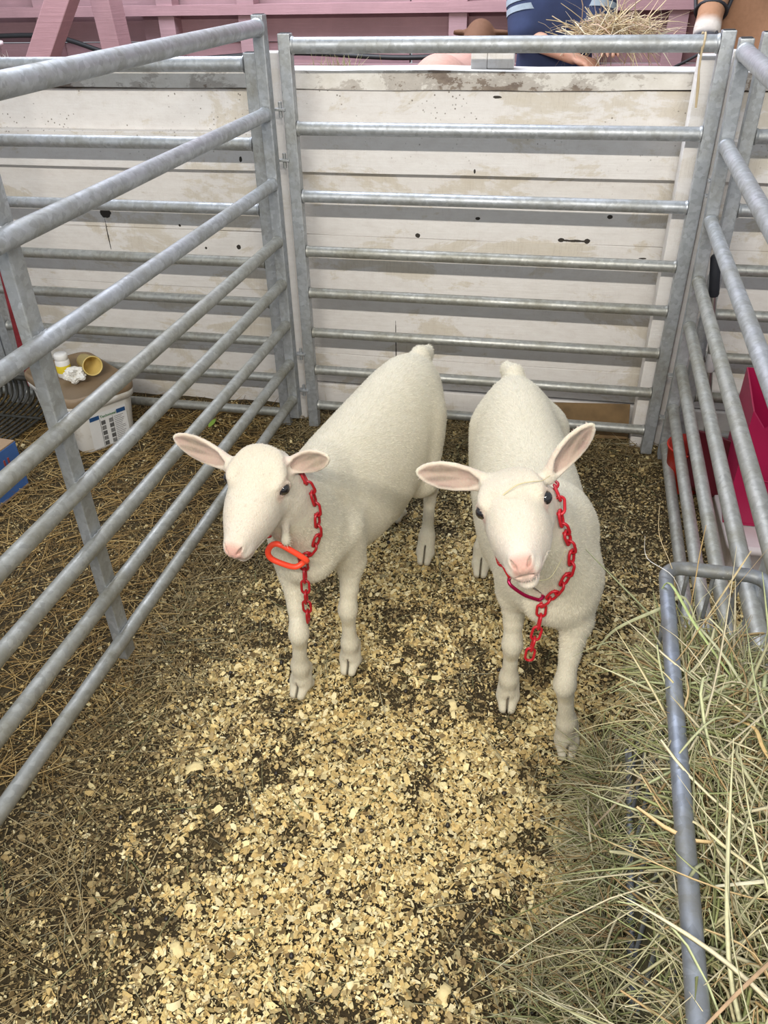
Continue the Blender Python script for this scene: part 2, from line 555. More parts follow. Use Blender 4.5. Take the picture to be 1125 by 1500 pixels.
    def near(c, r, soft=0.5):
        d = np.linalg.norm(P - c, axis=1) / r
        return np.clip((1 - d) / soft, 0, 1)
    dl = P - C
    f_, r_, u_ = dl @ F / sc, dl @ R / sc, dl @ U / sc
    headm = (np.abs(r_) < .075) & (f_ > -.10) & (f_ < .16) & (u_ > -.10) & (u_ < .07)
    blend(headm * .40, (.56, .48, .42))
    blend(headm * np.clip((f_ - .02) / .08, 0, 1) * .45, (.66, .57, .52))
    nose = np.clip((f_ - .117) / .012, 0, 1) * np.clip((u_ + .034) / .010, 0, 1) * headm * np.clip((.0185 - np.abs(r_)) / .006, 0, 1)
    blend(nose * .90, (.56, .27, .23))
    lip = headm * np.exp(-((u_ + .034) / .007) ** 2) * np.clip((f_ - .09) / .03, 0, 1)
    blend(lip * .6, (.56, .30, .26))
    for q_ in (1, -1): blend(near(L(.019, q_ * .0475, -.006), .014, .7) * .6, (.50, .27, .23))
    for ec in eyes:
        blend(near(ec, .024, .5) * .7, (.52, .30, .26))
        blend(near(ec, .0150, .25) * .8, (.25, .14, .13))
    blend(headm * np.clip((u_ - .025) / .02, 0, 1) * np.clip((-.015 - f_) / .03, 0, 1) * .45 , (.50, .44, .30))
    for (b, e, sd, on, ln) in ears:
        dd = P - b
        t_, s2, o2 = dd @ e / ln, dd @ sd, dd @ on
        m = (t_ > .08) & (t_ < .95) & (np.abs(s2) < .024) & (o2 > -.012) & (o2 < .02)
        wv = np.interp(t_, [0, .1, .25, .45, .65, .82, .93], [0, .006, .0165, .0215, .0215, .016, .006])
        inner = m * np.clip((wv - np.abs(s2)) / .004, 0, 1) * (o2 < .0065)
        blend(inner * .88, (.33, .205, .175))
        blend(inner * np.clip(np.sin(t_ * 9 + 2) * .6 + np.sin(s2 * 420 + t_ * 7) * .7 + .1, 0, 1) * .75, (.13, .085, .070))
        blend(m * (1 - np.clip((wv - np.abs(s2)) / .004, 0, 1)) * (o2 > -.004) * .4, (.60, .44, .40))
    blend(np.clip((.016 - P[:, 2] + D['floor']) / .012, 0, 1) * .8, (.30, .24, .15))
    for (hc_, hd_) in hoofs:
        c_ = np.array(hc_, float); d_ = unit(hd_); s_2 = np.cross(d_, up); q_ = P - c_
        slot = np.clip(1 - np.abs(q_ @ s_2) / .0035, 0, 1) * (q_ @ d_ > -.005) * (q_ @ d_ < .05) * (P[:, 2] < .055)
        blend(np.clip(slot * 1.6, 0, 1) * .9, (.06, .045, .03))
    blend(np.clip((.30 - P[:, 2]) / .30, 0, 1) * .22, (.56, .49, .34))
    for leg in D['legs']:
        blend(near(np.array(leg['stain'], float), .020, .8) * .5, (.45, .36, .16)) if 'stain' in leg else None
    root = empty(name, (float(o[0] + ax_e[0] * .35), float(o[1] + ax_e[1] * .35), 0), label, 'goat')
    body = mesh_np('body', P, Q, COAT, col, True, root)
    hair_coat(P, Q, col, ax_e, D, root, C, F, R, U, ears)
    for ec in eyes:
        m = MB()
        prof = [(0.0122 * sc * math.sin(a), -0.0122 * sc * math.cos(a)) for a in np.linspace(0.001, math.pi - .001, 20)]
        sg = 1 if (ec - C) @ R > 0 else -1
        m.lathe(prof, tuple(ec + (R * sg * .8 + F * .25) * .0050 * sc), 28)
        m.build('eye', EYE, root)
    return root, P

def leg_front(x, y, ztop, sh, elbow, knee, fet, hoof, dirn, stain=True):
    sh, elbow, knee, fet, hoof = [np.array(q, float) for q in (sh, elbow, knee, fet, hoof)]
    d = unit(dirn)
    past = hoof * .45 + fet * .55 + np.array([0, 0, .004]); past = np.array([*(hoof[:2] * .4 + fet[:2] * .6), .050])
    return dict(pts=[sh, elbow, elbow * .45 + knee * .55, knee, knee * .75 + fet * .25, fet, past, hoof + np.array([0, 0, .028])],
                r=[.046, .033, .0200, .0190, .0160, .0170, .0190, .018],
                knobs=[(knee + d * .004 + np.array([0, 0, .004]), (.0185, .0200, .030), .014), (fet - d * .002, (.0165, .0185, .024), .018)],
                hoof=(hoof, dirn), stain=knee + d * .008 - np.array([0, 0, .028]))
def leg_hind(hip, stifle, hock, fet, hoof, dirn):
    hip, stifle, hock, fet, hoof = [np.array(q, float) for q in (hip, stifle, hock, fet, hoof)]
    past = np.array([*(hoof[:2] * .4 + fet[:2] * .6), .050])
    d = unit(dirn)
    return dict(pts=[hip, stifle, stifle * .4 + hock * .6, hock, hock * .75 + fet * .25, fet, past, hoof + np.array([0, 0, .028])],
                r=[.070, .046, .027, .0190, .0160, .0170, .0190, .018],
                knobs=[(hock - d * .006 + np.array([0, 0, .006]), (.018, .022, .028), .014), (fet, (.0180, .0205, .022), .014),
                       (hip * .45 + stifle * .55 - d * .045, (.036, .060, .095), .04)],
                hoof=(hoof, dirn))

GOAT_B = dict(
    bounds=((-.22, .80, -.02), (.27, 1.98, .90)), floor=.004,
    axis=(.175, -.983, 0), rear=(-.060, 1.885, 0), egg=.12,
    trunk=[(0, .045, .540, .43), (.03, .078, .562, .37), (.09, .098, .580, .32), (.17, .108, .586, .29), (.27, .114, .582, .27), (.38, .120, .578, .265),
           (.48, .116, .580, .275), (.57, .100, .585, .30), (.64, .086, .580, .32), (.69, .070, .550, .345), (.73, .040, .50, .38)],
    extra=[('c', (-.056, 1.875, .555), (-.074, 1.905, .552), .026, .020, .02), ('c', (-.066, 1.895, .550), (-.078, 1.915, .560), .020, .009, .01),
           ('e', (.085, 1.27, .555), (.030, .06, .035), .05), ('e', (.078, 1.18, .415), (.048, .040, .048), .05)],
    legs=[leg_front(0, 0, 0, (.030, 1.265, .44), (.000, 1.265, .345), (.006, 1.250, .215), (.006, 1.262, .100), (.008, 1.275, .004), (.03, -1, 0)),
          leg_front(0, 0, 0, (.112, 1.225, .44), (.124, 1.195, .355), (.116, 1.135, .235), (.134, 1.150, .110), (.142, 1.168, .004), (.10, -1, 0)),
          leg_hind((-.080, 1.785, .44), (-.085, 1.68, .31), (-.100, 1.815, .190), (-.103, 1.765, .075), (-.100, 1.748, .004), (.02, -1, 0)),
          leg_hind((.025, 1.795, .44), (.055, 1.69, .31), (.050, 1.835, .190), (.052, 1.785, .075), (.055, 1.77, .004), (.10, -1, 0))],
    neck=[((.085, 1.27, .510), (.008, 1.115, .668), .060, .043, .04), ((.090, 1.215, .445), (.004, 1.110, .645), .064, .046, .04),
          ((.080, 1.20, .48), (-.002, 1.100, .672), .058, .046, .03)],
    head=(-.016, 1.05, .713), head_dir=((.14, -.94, -.07), (-.29, -.11, .93)), hs=1.02,
    ears=[dict(base=(-.062, 1.092, .722), tip=(-.184, 1.105, .722), open=(.12, -.8, .18)),
          dict(base=(.036, 1.098, .742), tip=(.095, 1.118, .832), open=(.50, -.8, .10))],
    wattles=[((.035, 1.085, .635), (.035, 1.078, .590), .006, .0075)])

GOAT_A = dict(
    bounds=((-.70, .88, -.02), (-.14, 2.06, .86)), floor=.004,
    axis=(-.20, -.98, 0), rear=(-.312, 1.965, 0), egg=.10,
    trunk=[(0, .045, .545, .44), (.03, .078, .568, .37), (.09, .100, .590, .31), (.18, .110, .596, .28), (.28, .118, .590, .26), (.40, .122, .584, .255),
           (.50, .116, .584, .27), (.60, .100, .586, .295), (.66, .085, .580, .32), (.71, .068, .55, .345), (.75, .040, .50, .38)],
    extra=[('c', (-.310, 1.945, .560), (-.300, 1.985, .548), .026, .020, .02), ('c', (-.303, 1.975, .548), (-.296, 1.995, .560), .020, .009, .01),
           ('e', (-.425, 1.32, .555), (.030, .06, .035), .05), ('e', (-.43, 1.225, .405), (.050, .040, .05), .05)],
    legs=[leg_front(0, 0, 0, (-.470, 1.265, .43), (-.472, 1.250, .345), (-.455, 1.195, .220), (-.468, 1.212, .100), (-.474, 1.228, .004), (-.12, -1, 0)),
          leg_front(0, 0, 0, (-.378, 1.305, .43), (-.366, 1.330, .330), (-.372, 1.305, .205), (-.374, 1.310, .095), (-.377, 1.322, .004), (-.02, -1, 0)),
          leg_hind((-.375, 1.845, .43), (-.400, 1.76, .31), (-.395, 1.985, .190), (-.385, 1.975, .075), (-.381, 1.965, .004), (-.10, -1, 0)),
          leg_hind((-.300, 1.825, .43), (-.272, 1.72, .31), (-.264, 1.860, .190), (-.263, 1.800, .075), (-.263, 1.775, .004), (-.03, -1, 0))],
    neck=[((-.425, 1.315, .510), (-.445, 1.160, .632), .060, .043, .04), ((-.425, 1.255, .445), (-.450, 1.145, .612), .064, .046, .04),
          ((-.425, 1.245, .48), (-.452, 1.140, .638), .058, .046, .03)],
    head=(-.464, 1.095, .678), head_dir=((-.10, -.85, -.48), (.035, -.49, .87)), hs=1.02,
    ears=[dict(base=(-.515, 1.115, .692), tip=(-.640, 1.150, .722), open=(.1, -.8, .10), w=.92),
          dict(base=(-.418, 1.130, .692), tip=(-.335, 1.120, .726), open=(.35, -.9, .15), w=.92)],
    wattles=[((-.425, 1.110, .590), (-.427, 1.105, .545), .006, .0075)])
GRES = 0.0028
goat_a, PA = build_goat('goat', 'white goat kid on the left, head turned down, orange clip on its collar', GOAT_A, GRES)
goat_b, PB = build_goat('goat', 'white goat kid on the right with a straw across its forehead', GOAT_B, GRES)

# ------------------------------------------------------------------ the setting
def struct(name, m, mat):
    o = m.build(name, mat); o['kind'] = 'structure'; return o

def ground_h(x, y):
    """height of the litter surface"""
    x = np.asarray(x, float); y = np.asarray(y, float)
    h = .010 * np.sin(x * 5.1 + 1.3) * np.cos(y * 4.3 + .4) + .006 * np.sin(x * 11 + y * 7) + .004 * np.sin(x * 23 - y * 19 + 2)
    h += .003 * np.sin(x * 57 + y * 31) * np.sin(y * 49 - x * 17)
    return h * .6 - .004

def litter_base_material():
    t = NT('damp_litter')
    n1 = t.noise(5, detail=6, rough=0.7); n2 = t.noise(90, detail=6, rough=0.8)
    c = t.ramp(n2, [(0.25, (.035, .024, .009)), (0.5, (.10, .070, .026)), (0.75, (.24, .175, .070))])
    c = t.mix(t.ramp(n1, [(0.4, 0.0), (0.65, 0.7)]), c, (.055, .036, .016))
    return t.set(color=c, rough=0.95, normal=t.bump(n2, 1.0, 0.02))
def make_floor():
    xs = np.concatenate([np.linspace(-4.5, -2.05, 12), np.linspace(-2.0, 1.2, 160), np.linspace(1.3, 4.5, 12)])
    ys = np.concatenate([np.linspace(-2.5, .1, 8), np.linspace(.15, 2.9, 140), np.linspace(3.0, 7.5, 12)])
    X, Y = np.meshgrid(xs, ys, indexing='ij'); Z = ground_h(X, Y)
    n, m = X.shape
    V = np.stack([X, Y, Z], -1).reshape(-1, 3)
    i, j = np.meshgrid(np.arange(n - 1), np.arange(m - 1), indexing='ij'); k = (i * m + j).ravel()
    o = mesh_np('floor', V, np.stack([k, k + m, k + m + 1, k + 1], 1), litter_base_material())
    o['kind'] = 'structure'
make_floor()

# --- white painted plank partition behind the pens
SPOTS = [(-1.583, .704, .034, .026), (-.441, .666, .012, .011), (.078, .667, .075, .0065), (.036, .668, .016, .011), (.119, .667, .016, .012), (-1.089, .602, .013, .013), (-1.215, .594, .008, .008), (-.24, .729, .012, .007),
         (.18, .746, .013, .010), (-.254, .882, .006, .012), (-1.592, .625, .0035, .085), (-1.03, .902, .009, .014), (-1.304, .670, .008, .008), (-.20, 1.085, .020, .006), (-.52, .26, .003, .16), (.30, .62, .02, .004)]
def white_plank(seed, wear=1.0):
    t = NT('whitewashed_plank')
    mp = t.mapping((1, 1, 2.2)); grain = t.mapping((1.2, 1.2, 34))
    n1 = t.noise(3.1, mp, 7, 0.68, 0.4); n2 = t.noise(16, mp, 6, 0.7); g = t.noise(5, grain, 5, 0.6)
    n4 = t.noise(60, detail=4)
    c = t.ramp(n2, [(0.2, (.72, .68, .65)), (0.5, (.80, .77, .745)), (0.8, (.85, .83, .81))])
    c = t.mix(t.ramp(n1, [(0.53, 0.0), (0.57, 0.55 * wear), (0.7, .75 * wear)]), c, (.62, .55, .43))
    # flaked patches with dark specks
    v = t.n('ShaderNodeTexVoronoi'); v.inputs['Scale'].default_value = 70; t.l(t.tc.outputs['Object'], v.inputs['Vector'])
    sp = t.ramp(v.outputs['Distance'], [(0.10, 1.0), (0.22, 0.0)])
    patch = t.ramp(t.noise(2.2, mp, 6, 0.75, 0.8), [(0.54, 0.0), (0.57, 1.0)])
    spm = t.mix(1.0, sp, patch, 'MULTIPLY')
    hz = t.n('ShaderNodeSeparateXYZ'); t.l(t.tc.outputs['Object'], hz.inputs[0])
    hi = t.ramp(hz.outputs['Z'], [(0.86, 0.0), (1.0, 1.0)])
    spm = t.mix(1.0, spm, hi, 'MULTIPLY')
    c = t.mix(spm, c, (.20, .17, .14))
    # thin cracks
    cr = t.ramp(t.noise(2.6, t.mapping((6, 6, .55)), 8, 0.75, 1.5), [(0.492, 0.0), (0.5, 0.5), (0.508, 0.0)])
    c = t.mix(t.mix(1.0, cr, t.ramp(n1, [(.45, 0.0), (.6, 1.0)]), 'MULTIPLY'), c, (.40, .34, .28))
    c = t.mix(t.ramp(n4, [(0.70, 0.0), (0.75, 0.35)]), c, (.42, .37, .31))
    # knots, nail holes and splits in the planks
    wob = t.noise(55, detail=3)
    for (sx, sz, rx, rz) in SPOTS:
        mpn = t.n('ShaderNodeMapping'); mpn.vector_type = 'POINT'
        mpn.inputs['Location'].default_value = (-sx / rx, 0, -sz / rz); mpn.inputs['Scale'].default_value = (1 / rx, 0, 1 / rz)
        t.l(t.tc.outputs['Object'], mpn.inputs['Vector'])
        ln = t.n('ShaderNodeVectorMath'); ln.operation = 'LENGTH'; t.l(mpn.outputs['Vector'], ln.inputs[0])
        ad = t.n('ShaderNodeMath'); ad.operation = 'MULTIPLY_ADD'; t.l(wob, ad.inputs[0]); ad.inputs[1].default_value = 0.7; t.l(ln.outputs['Value'], ad.inputs[2])
        c = t.mix(t.ramp(ad.outputs[0], [(.0, 1.0), (.96, 1.0), (1.0, 0.0)]), c, (.035, .028, .022))
    nm = t.bump(g, 0.25, 0.004); nm = t.bump(t.noise(7, mp, 7, 0.7), 0.5, 0.006, nm)
    return t.set(color=c, rough=0.72, normal=nm)
WHITE = white_plank(1)
SPOTS = []
WHITE_POST = white_plank(2, 0.4)
def peeling():
    t = NT('peeling_white_beam')
    mp = t.mapping((1, 1, 1.6))
    n1 = t.noise(4.3, mp, 10, 0.72, 0.2); n2 = t.noise(20, mp, 6, 0.7)
    c = t.ramp(n2, [(0.2, (.66, .62, .55)), (0.7, (.84, .81, .76))])
    c = t.mix(t.ramp(n1, [(0.47, 0.0), (0.50, 0.5), (0.55, 0.5), (0.565, 1.0)]), c, t.ramp(n2, [(0.3, (.16, .12, .10)), (0.7, (.34, .28, .22))]))
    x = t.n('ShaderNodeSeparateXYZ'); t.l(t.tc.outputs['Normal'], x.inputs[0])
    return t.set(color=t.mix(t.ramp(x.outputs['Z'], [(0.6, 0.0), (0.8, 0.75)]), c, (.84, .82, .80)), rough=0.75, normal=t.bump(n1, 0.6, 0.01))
PEEL = peeling()

def rough_board(m, x0, x1, y, t, z0, z1, wob=.004, seed=0):
    """horizontal board with slightly wavy edges; y is its front face"""
    rg = random.Random(seed)
    n = 60
    ed = [rg.uniform(-1, 1) for _ in range(8)]
    def w(u, k): return wob * (math.sin(u * 3.1 + ed[k] * 6) * .6 + math.sin(u * 9.7 + ed[k + 1] * 6) * .4 + math.sin(u * 31 + ed[k + 2] * 6) * .15)
    vs = []; fs = []
    for i in range(n + 1):
        x = x0 + (x1 - x0) * i / n
        b = z0 + w(x, 0); a = z1 + w(x, 3)
        vs += [(x, y + .002 * math.sin(x * 5 + ed[5]), b), (x, y + .002 * math.sin(x * 4 + ed[6]), a - .002), (x, y + .004, a), (x, y + t, a), (x, y + t, b)]
    for i in range(n):
        p = i * 5; q = p + 5
        for k in range(5):
            k2 = (k + 1) % 5
            fs.append((p + k, q + k, q + k2, p + k2))
    fs += [(0, 1, 2, 3, 4), tuple(n * 5 + k for k in (4, 3, 2, 1, 0))]
    m.add(vs, fs)
m = MB()
lay = [(.978, 1.103, 2.690, .0015), (.868, .982, 2.645, .0012), (.658, .876, 2.684, .0012), (.450, .6565, 2.683, .0010), (.217, .4485, 2.684, .0010), (.100, .2155, 2.683, .0012), (-.05, .096, 2.664, .002)]
for i, (a, b, y, wv) in enumerate(lay):
    rough_board(m, -3.6, 2.6, y, .06, a, b, wv, i)
struct('wall_back', m, WHITE)
m = MB(); rough_board(m, -3.6, 2.6, 2.676, .125, 1.106, 1.157, .0035, 40)
struct('trim_1', m, PEEL)

# --- barn beyond the partition
def barn_red(name, base, dark=0.6):
    t = NT(name)
    g = t.noise(4, t.mapping((1, 1, 22)), 6, 0.65); n1 = t.noise(2.3, detail=6, rough=0.7)
    c = t.ramp(n1, [(0.3, tuple(q * dark for q in base)), (0.7, base)])
    c = t.mix(t.ramp(g, [(0.55, 0.0), (0.8, 0.4)]), c, tuple(min(1, q * 1.5) for q in base))
    return t.set(color=c, rough=0.8, normal=t.bump(g, 0.3, 0.005))
RED = barn_red('hazy_barn_red', (.42, .26, .28), .75)  # veiling haze is put into this paled mauve base colour
RED_L = barn_red('worn_red_timber', (.46, .27, .29), .75)
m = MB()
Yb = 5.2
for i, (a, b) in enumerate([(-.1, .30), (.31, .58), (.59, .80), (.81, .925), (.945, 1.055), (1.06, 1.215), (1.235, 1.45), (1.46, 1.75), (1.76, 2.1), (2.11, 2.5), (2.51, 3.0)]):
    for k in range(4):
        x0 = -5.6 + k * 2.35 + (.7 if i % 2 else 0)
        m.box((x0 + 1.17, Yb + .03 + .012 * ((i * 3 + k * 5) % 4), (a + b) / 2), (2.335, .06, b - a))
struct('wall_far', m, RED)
# studs and rails on the far wall, standing proud
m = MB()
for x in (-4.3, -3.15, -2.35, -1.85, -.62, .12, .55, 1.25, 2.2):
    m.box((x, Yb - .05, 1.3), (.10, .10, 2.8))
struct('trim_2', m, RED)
m = MB()
m.box((-1.2, Yb - .06, 1.225), (9.6, .12, .05)); m.box((-1.2, Yb - .05, .90), (9.6, .11, .09))
struct('trim_3', m, RED_L)
# diagonal brace and upright seen over the left pen
def timber(name, a, b, w, d, mat, label):
    a = Vector(a); b = Vector(b); z = (b - a).normalized(); x = Vector((1, 0, 0)); y = z.cross(x).normalized(); x = y.cross(z)
    m = MB(); m.box((a + b) / 2, (w, d, (b - a).length), Matrix((x, y, z)).transposed(), .004)
    o = m.build(name, mat)
    return tag(o, label, 'timber')
timber('diagonal_brace', (-2.68, 3.9, .78), (-1.90, 3.9, 1.86), .105, .10, barn_red('bright_worn_red_timber', (.58, .33, .36), .85), 'sloping red timber brace rising to the right beyond the partition, top left')
timber('upright_stud', (-2.20, 4.3, -.02), (-2.36, 4.3, 2.4), .10, .14, RED_L, 'dark red upright timber standing just right of the sloping brace')
# roof over everything (dark boards), above the view

# ------------------------------------------------------------------ galvanised pen panels
RAIL_OFF = [0, .2154, .4093, .5807, .7192, .8603, 1.0003, 1.1402]
RAIL_R = [.0208, .0190, .0180, .0172, .0168, .0166, .0166, .0166]
def pen_panel(O, ex, up, length, label, group, posts=((-.019, .036, .034, 0),), mat=GALV, rails=range(8), drop=.075, rise=.030, ends=True, lean_in=0.0, taper=0.0):
    """O: the top rail's axis at its first end; ex: along the rails; up: up the posts; posts: (distance, width, depth, sideways shift)"""
    ex = Vector(ex).normalized(); up = Vector(up).normalized(); nn = ex.cross(up).normalized()
    O = Vector(O)
    base = O - up * (RAIL_OFF[-1] + drop)
    root = empty('pen_panel', tuple(base), label, 'pen panel', group)
    R = Matrix((ex, nn, up)).transposed()
    for i in rails:
        a = O - up * RAIL_OFF[i]; b = a + ex * length
        m = MB(); r = RAIL_R[i]
        k = 10
        m.tube([a + ex * (length * q / k) for q in range(k + 1)], r, 20)
        # weld beads at both ends
        if ends:
            m.tube([a + ex * .001, a + ex * .004, a + ex * .008], [r * 1.14, r * 1.12, r * 1.0], 20, cap=False)
            m.tube([b - ex * .008, b - ex * .004, b - ex * .001], [r * 1.0, r * 1.12, r * 1.14], 20, cap=False)
        m.build('rail', mat if i < 3 else GALV_DULL, root)
    for (d, wd, dp, sh) in posts:
        top = O + ex * d + nn * sh + up * rise; bot = base + ex * d + nn * sh
        m = MB()
        L = (top - bot).length
        m.box((top + bot) / 2, (wd, dp, L), R, .003)
        o = m.build('post', mat, root)
        m = MB(); m.box(top + up * .0005, (wd * .78, dp * .78, .002), R)  # dark plate stands in for the shade inside the open tube
        m.build('tube_mouth_shade', MOUTH_SHADE, o)
    return root, R
MOUTH_SHADE = plain('open_tube_end_shade', (.03, .03, .032), 0.8)
def ang(a, b, c):
    ex = Vector((math.sin(a) * math.cos(b), -math.cos(a) * math.cos(b), math.sin(b)))
    n = Vector((math.cos(a), math.sin(a), 0)); up = n.cross(ex)
    if up.z < 0: up = -up
    return ex, (up * math.cos(c) + n * math.sin(c)).normalized()
GRP = None
exL, upL = ang(-0.03427, -0.01017, 0.00227)
panL, RL = pen_panel((-.8463, 2.4087, 1.2857), exL, upL, 2.4, 'tall galvanised pen panel along the left side of the goats, rails running toward the camera', GRP,
    posts=((-.019, .036, .034, 0), (1.21, .040, .026, .020), (2.42, .036, .034, 0)))
exR, upR = ang(-0.01713, -0.03159, -0.01475)
panR, RR = pen_panel((.4280, 2.3741, 1.2256), exR, upR, 2.4, 'galvanised pen panel along the right side, behind the hay rack', GRP,
    posts=((-.019, .036, .034, 0), (1.21, .040, .026, -.020), (2.42, .036, .034, 0)), drop=.055)
YM = 2.4913
panM, RM_ = pen_panel((-.7759, YM, 1.2373), (1, 0, 0), (0, 0, 1), 1.1554, 'square galvanised pen panel closing the back of the pen behind both goats', GRP,
    posts=((-.019, .036, .034, 0), (1.1554 + .019, .036, .034, 0)), drop=.085)
panNL, _ = pen_panel((-.925, 2.50, 1.190), (-1, 0, -.0015), (0, 0, 1), 1.055, 'galvanised panel across the back of the left neighbouring pen, above the pail', GRP,
    posts=((-.019, .036, .034, 0), (1.074, .036, .034, 0)), drop=.045)
panNR, _ = pen_panel((.520, 2.50, 1.232), (1, 0, 0), (0, 0, 1), 1.155, 'galvanised panel beyond the right corner, mostly cut off by the photo edge', GRP,
    posts=((-.019, .036, .034, 0), (1.174, .036, .034, 0)), drop=.085)
# further panel on the far left, only its post and rail ends show
panFL, _ = pen_panel((-2.06, 2.50, 1.190), (-1, 0, 0), (0, 0, 1), 1.0, 'galvanised panel at the far left edge behind the red fork handle', GRP,
    posts=((-.019, .036, .034, 0), (1.02, .036, .034, 0)), drop=.045)

# hinge lugs and drop pins in the two corners
def lug(par, c, size, ax):
    m = MB(); c = Vector(c)
    m.box(c, size, None, .0015)
    m.tube([c + Vector((0, 0, -.022)), c + Vector((0, 0, .020))], .0055, 10)
    m.build('hinge_lug', GALV, par)
for z in (1.075, .935, .30, .16): lug(panM, (-.822, 2.478, z), (.034, .022, .007), 0)
for z in (.915, .875, .33, .18): lug(panR, (.430, 2.432, z), (.036, .024, .007), 0)
# weld splashes on the left brace
for i in range(8):
    c = Vector((-.8463, 2.4087, 1.2857)) - upL * RAIL_OFF[i] + exL * 1.21
    for sgn in (-1, 1):
        m = MB()
        p0 = c + exL * (-.021) + Vector((-.005, 0, 0)) + upL * (sgn * RAIL_R[i] * .93); p1 = c + exL * .021 + Vector((-.005, 0, 0)) + upL * (sgn * RAIL_R[i] * .93)
        m.tube([p0.lerp(p1, q / 8) + Vector((random.uniform(-.001, .001), 0, random.uniform(-.001, .001))) for q in range(9)], [random.uniform(.0016, .0026) for _ in range(9)], 8)
        m.build('weld_bead', GALV, panL)

# white timber posts of the partition
def wooden_post(c, size, top, lean, label):
    m = MB()
    R = Matrix.Rotation(lean, 3, 'Y')
    m.box(Vector((c[0], c[1], top / 2 - .01)), (size[0], size[1], top + .02), R, .004)
    return tag(m.build('wooden_post', WHITE_POST), label, 'post')
wooden_post((-.868, 2.590), (.048, .070), 1.215, 0.0, 'white painted timber post in the left back corner between two metal posts')
wooden_post((.384, 2.585), (.070, .07), 1.205, 0.0, 'white painted timber post against the partition in the right back corner')
wooden_post((.449, 2.590), (.032, .05), 1.215, 0.0, 'narrow greyish timber strip between the metal posts of the right corner')
m = MB(); m.box((-.262, 2.74, 1.183), (.048, .06, .052), None, .003)
tag(m.build('wood_block', WHITE_POST), 'small weathered white wood block on the partition top, left of its twin', 'block')
m = MB(); m.box((-.198, 2.74, 1.183), (.078, .06, .050), None, .003)
tag(m.build('wood_block', WHITE_POST), 'wider weathered white wood block on the partition top below the worker', 'block')
# brown plank lying at the foot of the partition
m = MB(); m.box((.205, 2.60, .060), (.27, .016, .125), Matrix.Rotation(-.42, 3, 'X') @ Matrix.Rotation(-.05, 3, 'Y'), .003)
tag(m.build('plank', plain('raw_brown_board', (.20, .125, .055), 0.8, 0, .35, 12)), 'short brown board leaning at the foot of the white partition, right back corner', 'board')
# twine knotted on the top rail
m = MB(); pts = []
for q in range(14):
    a = q / 13 * 2 * math.pi * 1.15
    pts.append((.335 + q * .0006, YM + .023 * math.sin(a), 1.2373 + .0245 * math.cos(a)))
m.tube(pts, .0028, 6)
m.tube([(.337, YM - .023, 1.232), (.339, YM - .022, 1.18), (.345, YM - .020, 1.14), (.349, YM - .022, 1.09)], [.003, .003, .0045, .0032], 6)
tag(m.build('twine', plain('pale_baling_twine', (.55, .44, .28), 0.9)), 'pale strand of baling twine knotted round the top back rail at right', 'twine')

# ------------------------------------------------------------------ bedding: wood shavings, straw, hay
def vnoise(x, y, sc, seed):
    g = np.random.default_rng(seed).random((64, 64))
    u = (np.asarray(x) * sc) % 64; v = (np.asarray(y) * sc) % 64
    i = np.floor(u).astype(int); j = np.floor(v).astype(int); fu = u - i; fv = v - j
    fu = fu * fu * (3 - 2 * fu); fv = fv * fv * (3 - 2 * fv)
    i %= 64; j %= 64; i2 = (i + 1) % 64; j2 = (j + 1) % 64
    return (g[i, j] * (1 - fu) + g[i2, j] * fu) * (1 - fv) + (g[i, j2] * (1 - fu) + g[i2, j2] * fu) * fv
def sstep(a, b, x): t = np.clip((x - a) / (b - a), 0, 1); return t * t * (3 - 2 * t)
def soil(x, y):
    """0 = fresh shavings, 1 = trampled, damp litter"""
    n = .34 * vnoise(x, y, 4.5, 1) + .34 * vnoise(x, y, 13, 2) + .30 * vnoise(x, y, 33, 3) + .16 * vnoise(x, y, 80, 4)
    d = sstep(.52, .80, n) * .90 + .16
    d = d + sstep(1.65, 2.2, y) * .42 + sstep(.12, .30, x) * sstep(1.05, 1.5, y) * .22
    d = d + sstep(-.62, -.80, x) * .45 + sstep(-.80, -.92, x) * .45
    d = d + .35 * np.exp(-((x + .60) ** 2 + (y - .90) ** 2) / .010) + .3 * np.exp(-((x + .02) ** 2 + (y - .80) ** 2) / .006)
    d = d - .30 * np.exp(-((x + .22) ** 2 / .10 + (y - .95) ** 2 / .12))
    return np.clip(d, 0, 1)
def tint_material(name, rough=0.75, bump=0.2, trans=0.0):
    t = NT(name)
    a = t.n('ShaderNodeAttribute'); a.attribute_name = 'tint'
    n = t.noise(240, detail=3)
    c = t.mix(t.ramp(n, [(.3, .28), (.6, 0.0)]), a.outputs['Color'], t.mix(1.0, a.outputs['Color'], (.55, .46, .34), 'MULTIPLY'))
    return t.set(color=c, rough=rough, normal=t.bump(n, bump, 0.001))
SHAV = tint_material('pine_shavings')
HAYM = tint_material('dry_hay_stems', 0.6, 0.1)
def rotmat(yaw, tilt, tdir):
    cy, sy = np.cos(yaw), np.sin(yaw)
    e1 = np.stack([cy, sy, np.zeros_like(cy)], -1)
    n = np.stack([np.sin(tilt) * np.cos(tdir), np.sin(tilt) * np.sin(tdir), np.cos(tilt)], -1)
    e1 = e1 - n * (e1 * n).sum(-1, keepdims=True); e1 /= np.linalg.norm(e1, axis=-1, keepdims=True)
    return e1, np.cross(n, e1), n
